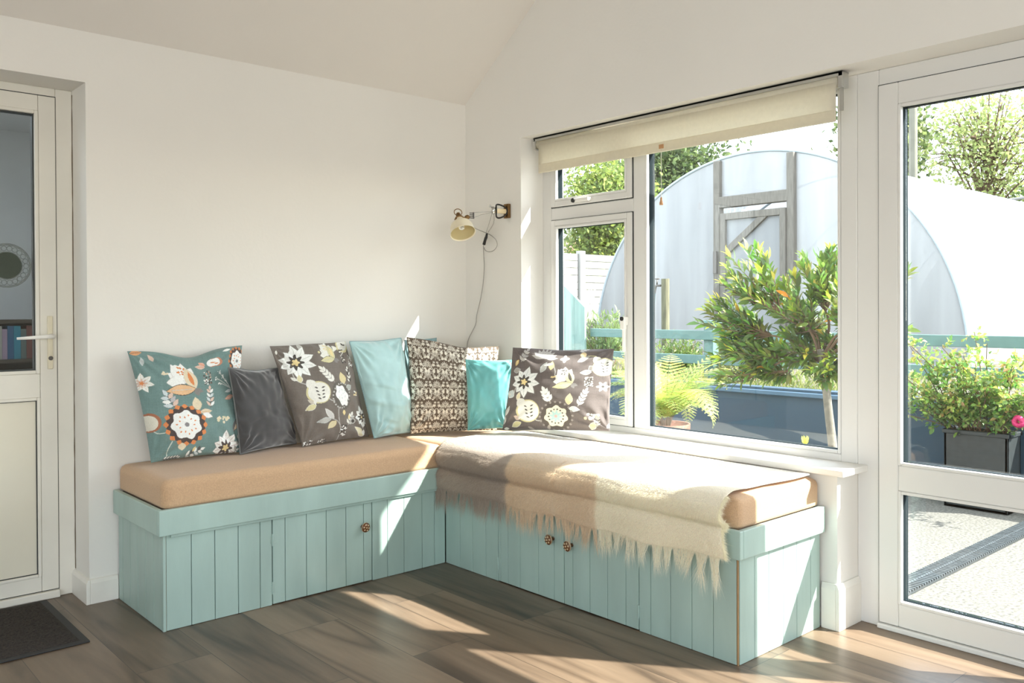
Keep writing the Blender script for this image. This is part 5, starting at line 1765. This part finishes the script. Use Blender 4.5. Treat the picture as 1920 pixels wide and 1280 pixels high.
tree('evergreen_tree', (15, 11.0, .4), 5, ((15, 10.6, 4.05), (1.6, 2.3, 1.55)), 26000, .13, DKG, 'dense dark evergreen tree behind the left shoulder of the polytunnel', seed=3, k=1.3)
tree('bamboo_clump', (11.6, 9.6, .4), 4, ((11.6, 9.5, 3.35), (1.0, 1.0, 1.35)), 14000, .10, YG_, 'feathery yellow-green bush above the white fence in the small top window', seed=5, trunk_r=.05, cat='bush')
tree('hedge_tree', (13.0, 10.2, .4), 3, ((13.0, 10.2, 2.2), (1.0, 1.7, 1.15)), 14000, .10, DKG, 'dark tree hedge behind the white fence', seed=7, trunk_r=.08, k=1.15)
tree('bare_tree', (19, 6.6, .4), 6, ((19, 6.4, 4.6), (.8, 1.2, 1.6)), 0, 0, DKG, 'leafless twiggy tree rising behind the polytunnel', bare=True, k=1.55, seed=9, trunk_r=.07)
tree('garden_tree', (15, 4.6, .4), 6, ((15, 4.65, 4.75), (.9, .85, .95)), 7000, .12, DKG + PALEG, 'green tree by the right edge of the window above the polytunnel', seed=11, k=1.4)
tree('willow_tree', (15.5, 3.1, .4), 6, ((15.5, 2.9, 4.45), (1.1, 1.45, 1.35)), 5200, .085, [(.50, .60, .20), (.62, .68, .28), (.36, .46, .16)], 'airy light green willow seen through the top of the door', seed=13, trunk_r=.09, k=1.7)
tree('roadside_tree', (22, 2.2, .4), 6, ((22, 2.2, 4.6), (1.3, 1.2, 1.4)), 9000, .13, PALEG + DKG, 'hazy green tree at the right edge beyond the polytunnel', seed=15, k=1.2)
tree('field_hedge', (24, 5.5, .4), 4, ((24, 4.5, 3.3), (1.4, 3.6, 1.25)), 16000, .15, [(.10, .18, .05), (.20, .30, .08)], 'dark green field hedge behind the polytunnel below the willow', seed=17, cat='hedge', k=1.25)
tree('brown_hedge', (20, 1.6, .4), 3, ((20.5, 1.9, 3.0), (1.2, 1.9, .8)), 9000, .12, [(.26, .22, .08), (.18, .18, .05), (.34, .30, .12)], 'brownish clipped hedge beyond the polytunnel at the right edge', seed=19, cat='hedge', k=1.05)
MB().tube([(19.25, 6.0, .4), (19.25, 6.0, 10.2)], [.11, .09], 14).build('utility_pole', 'pole_wood', label='grey timber utility pole behind the polytunnel left of the willow', category='pole')
w = MB(); w.tube(spline([(19.2, 5.9, 7.6), (24, 4.6, 7.3), (30, 2.4, 8.6)]), .014, 5)
w.build('overhead_cable', 'black', label='thin overhead cable crossing the sky above the willow', category='cable')
w = MB(); w.tube([(18.6, 4.1, 3.55), (18.6, .8, 3.75)], .035, 6); w.build('pale_pipe', 'white_fence', label='pale horizontal pipe above the tunnel roof against the brown hedge', category='pipe')
hs = thing('neighbour_house', (27, 29, .4), label='pale low house glimpsed above the white fence at the far left', category='house')
w = MB(); w.box(20, 34, 26, 32, .3, 3.3); w.build('walls', 'house_wall', hs)
w = MB(); w.prism([(19.7, 25.7, 3.3), (19.7, 32.3, 3.3), (19.7, 29, 4.9)], (14.6, 0, 0)); w.build('roof', 'terracotta', hs)
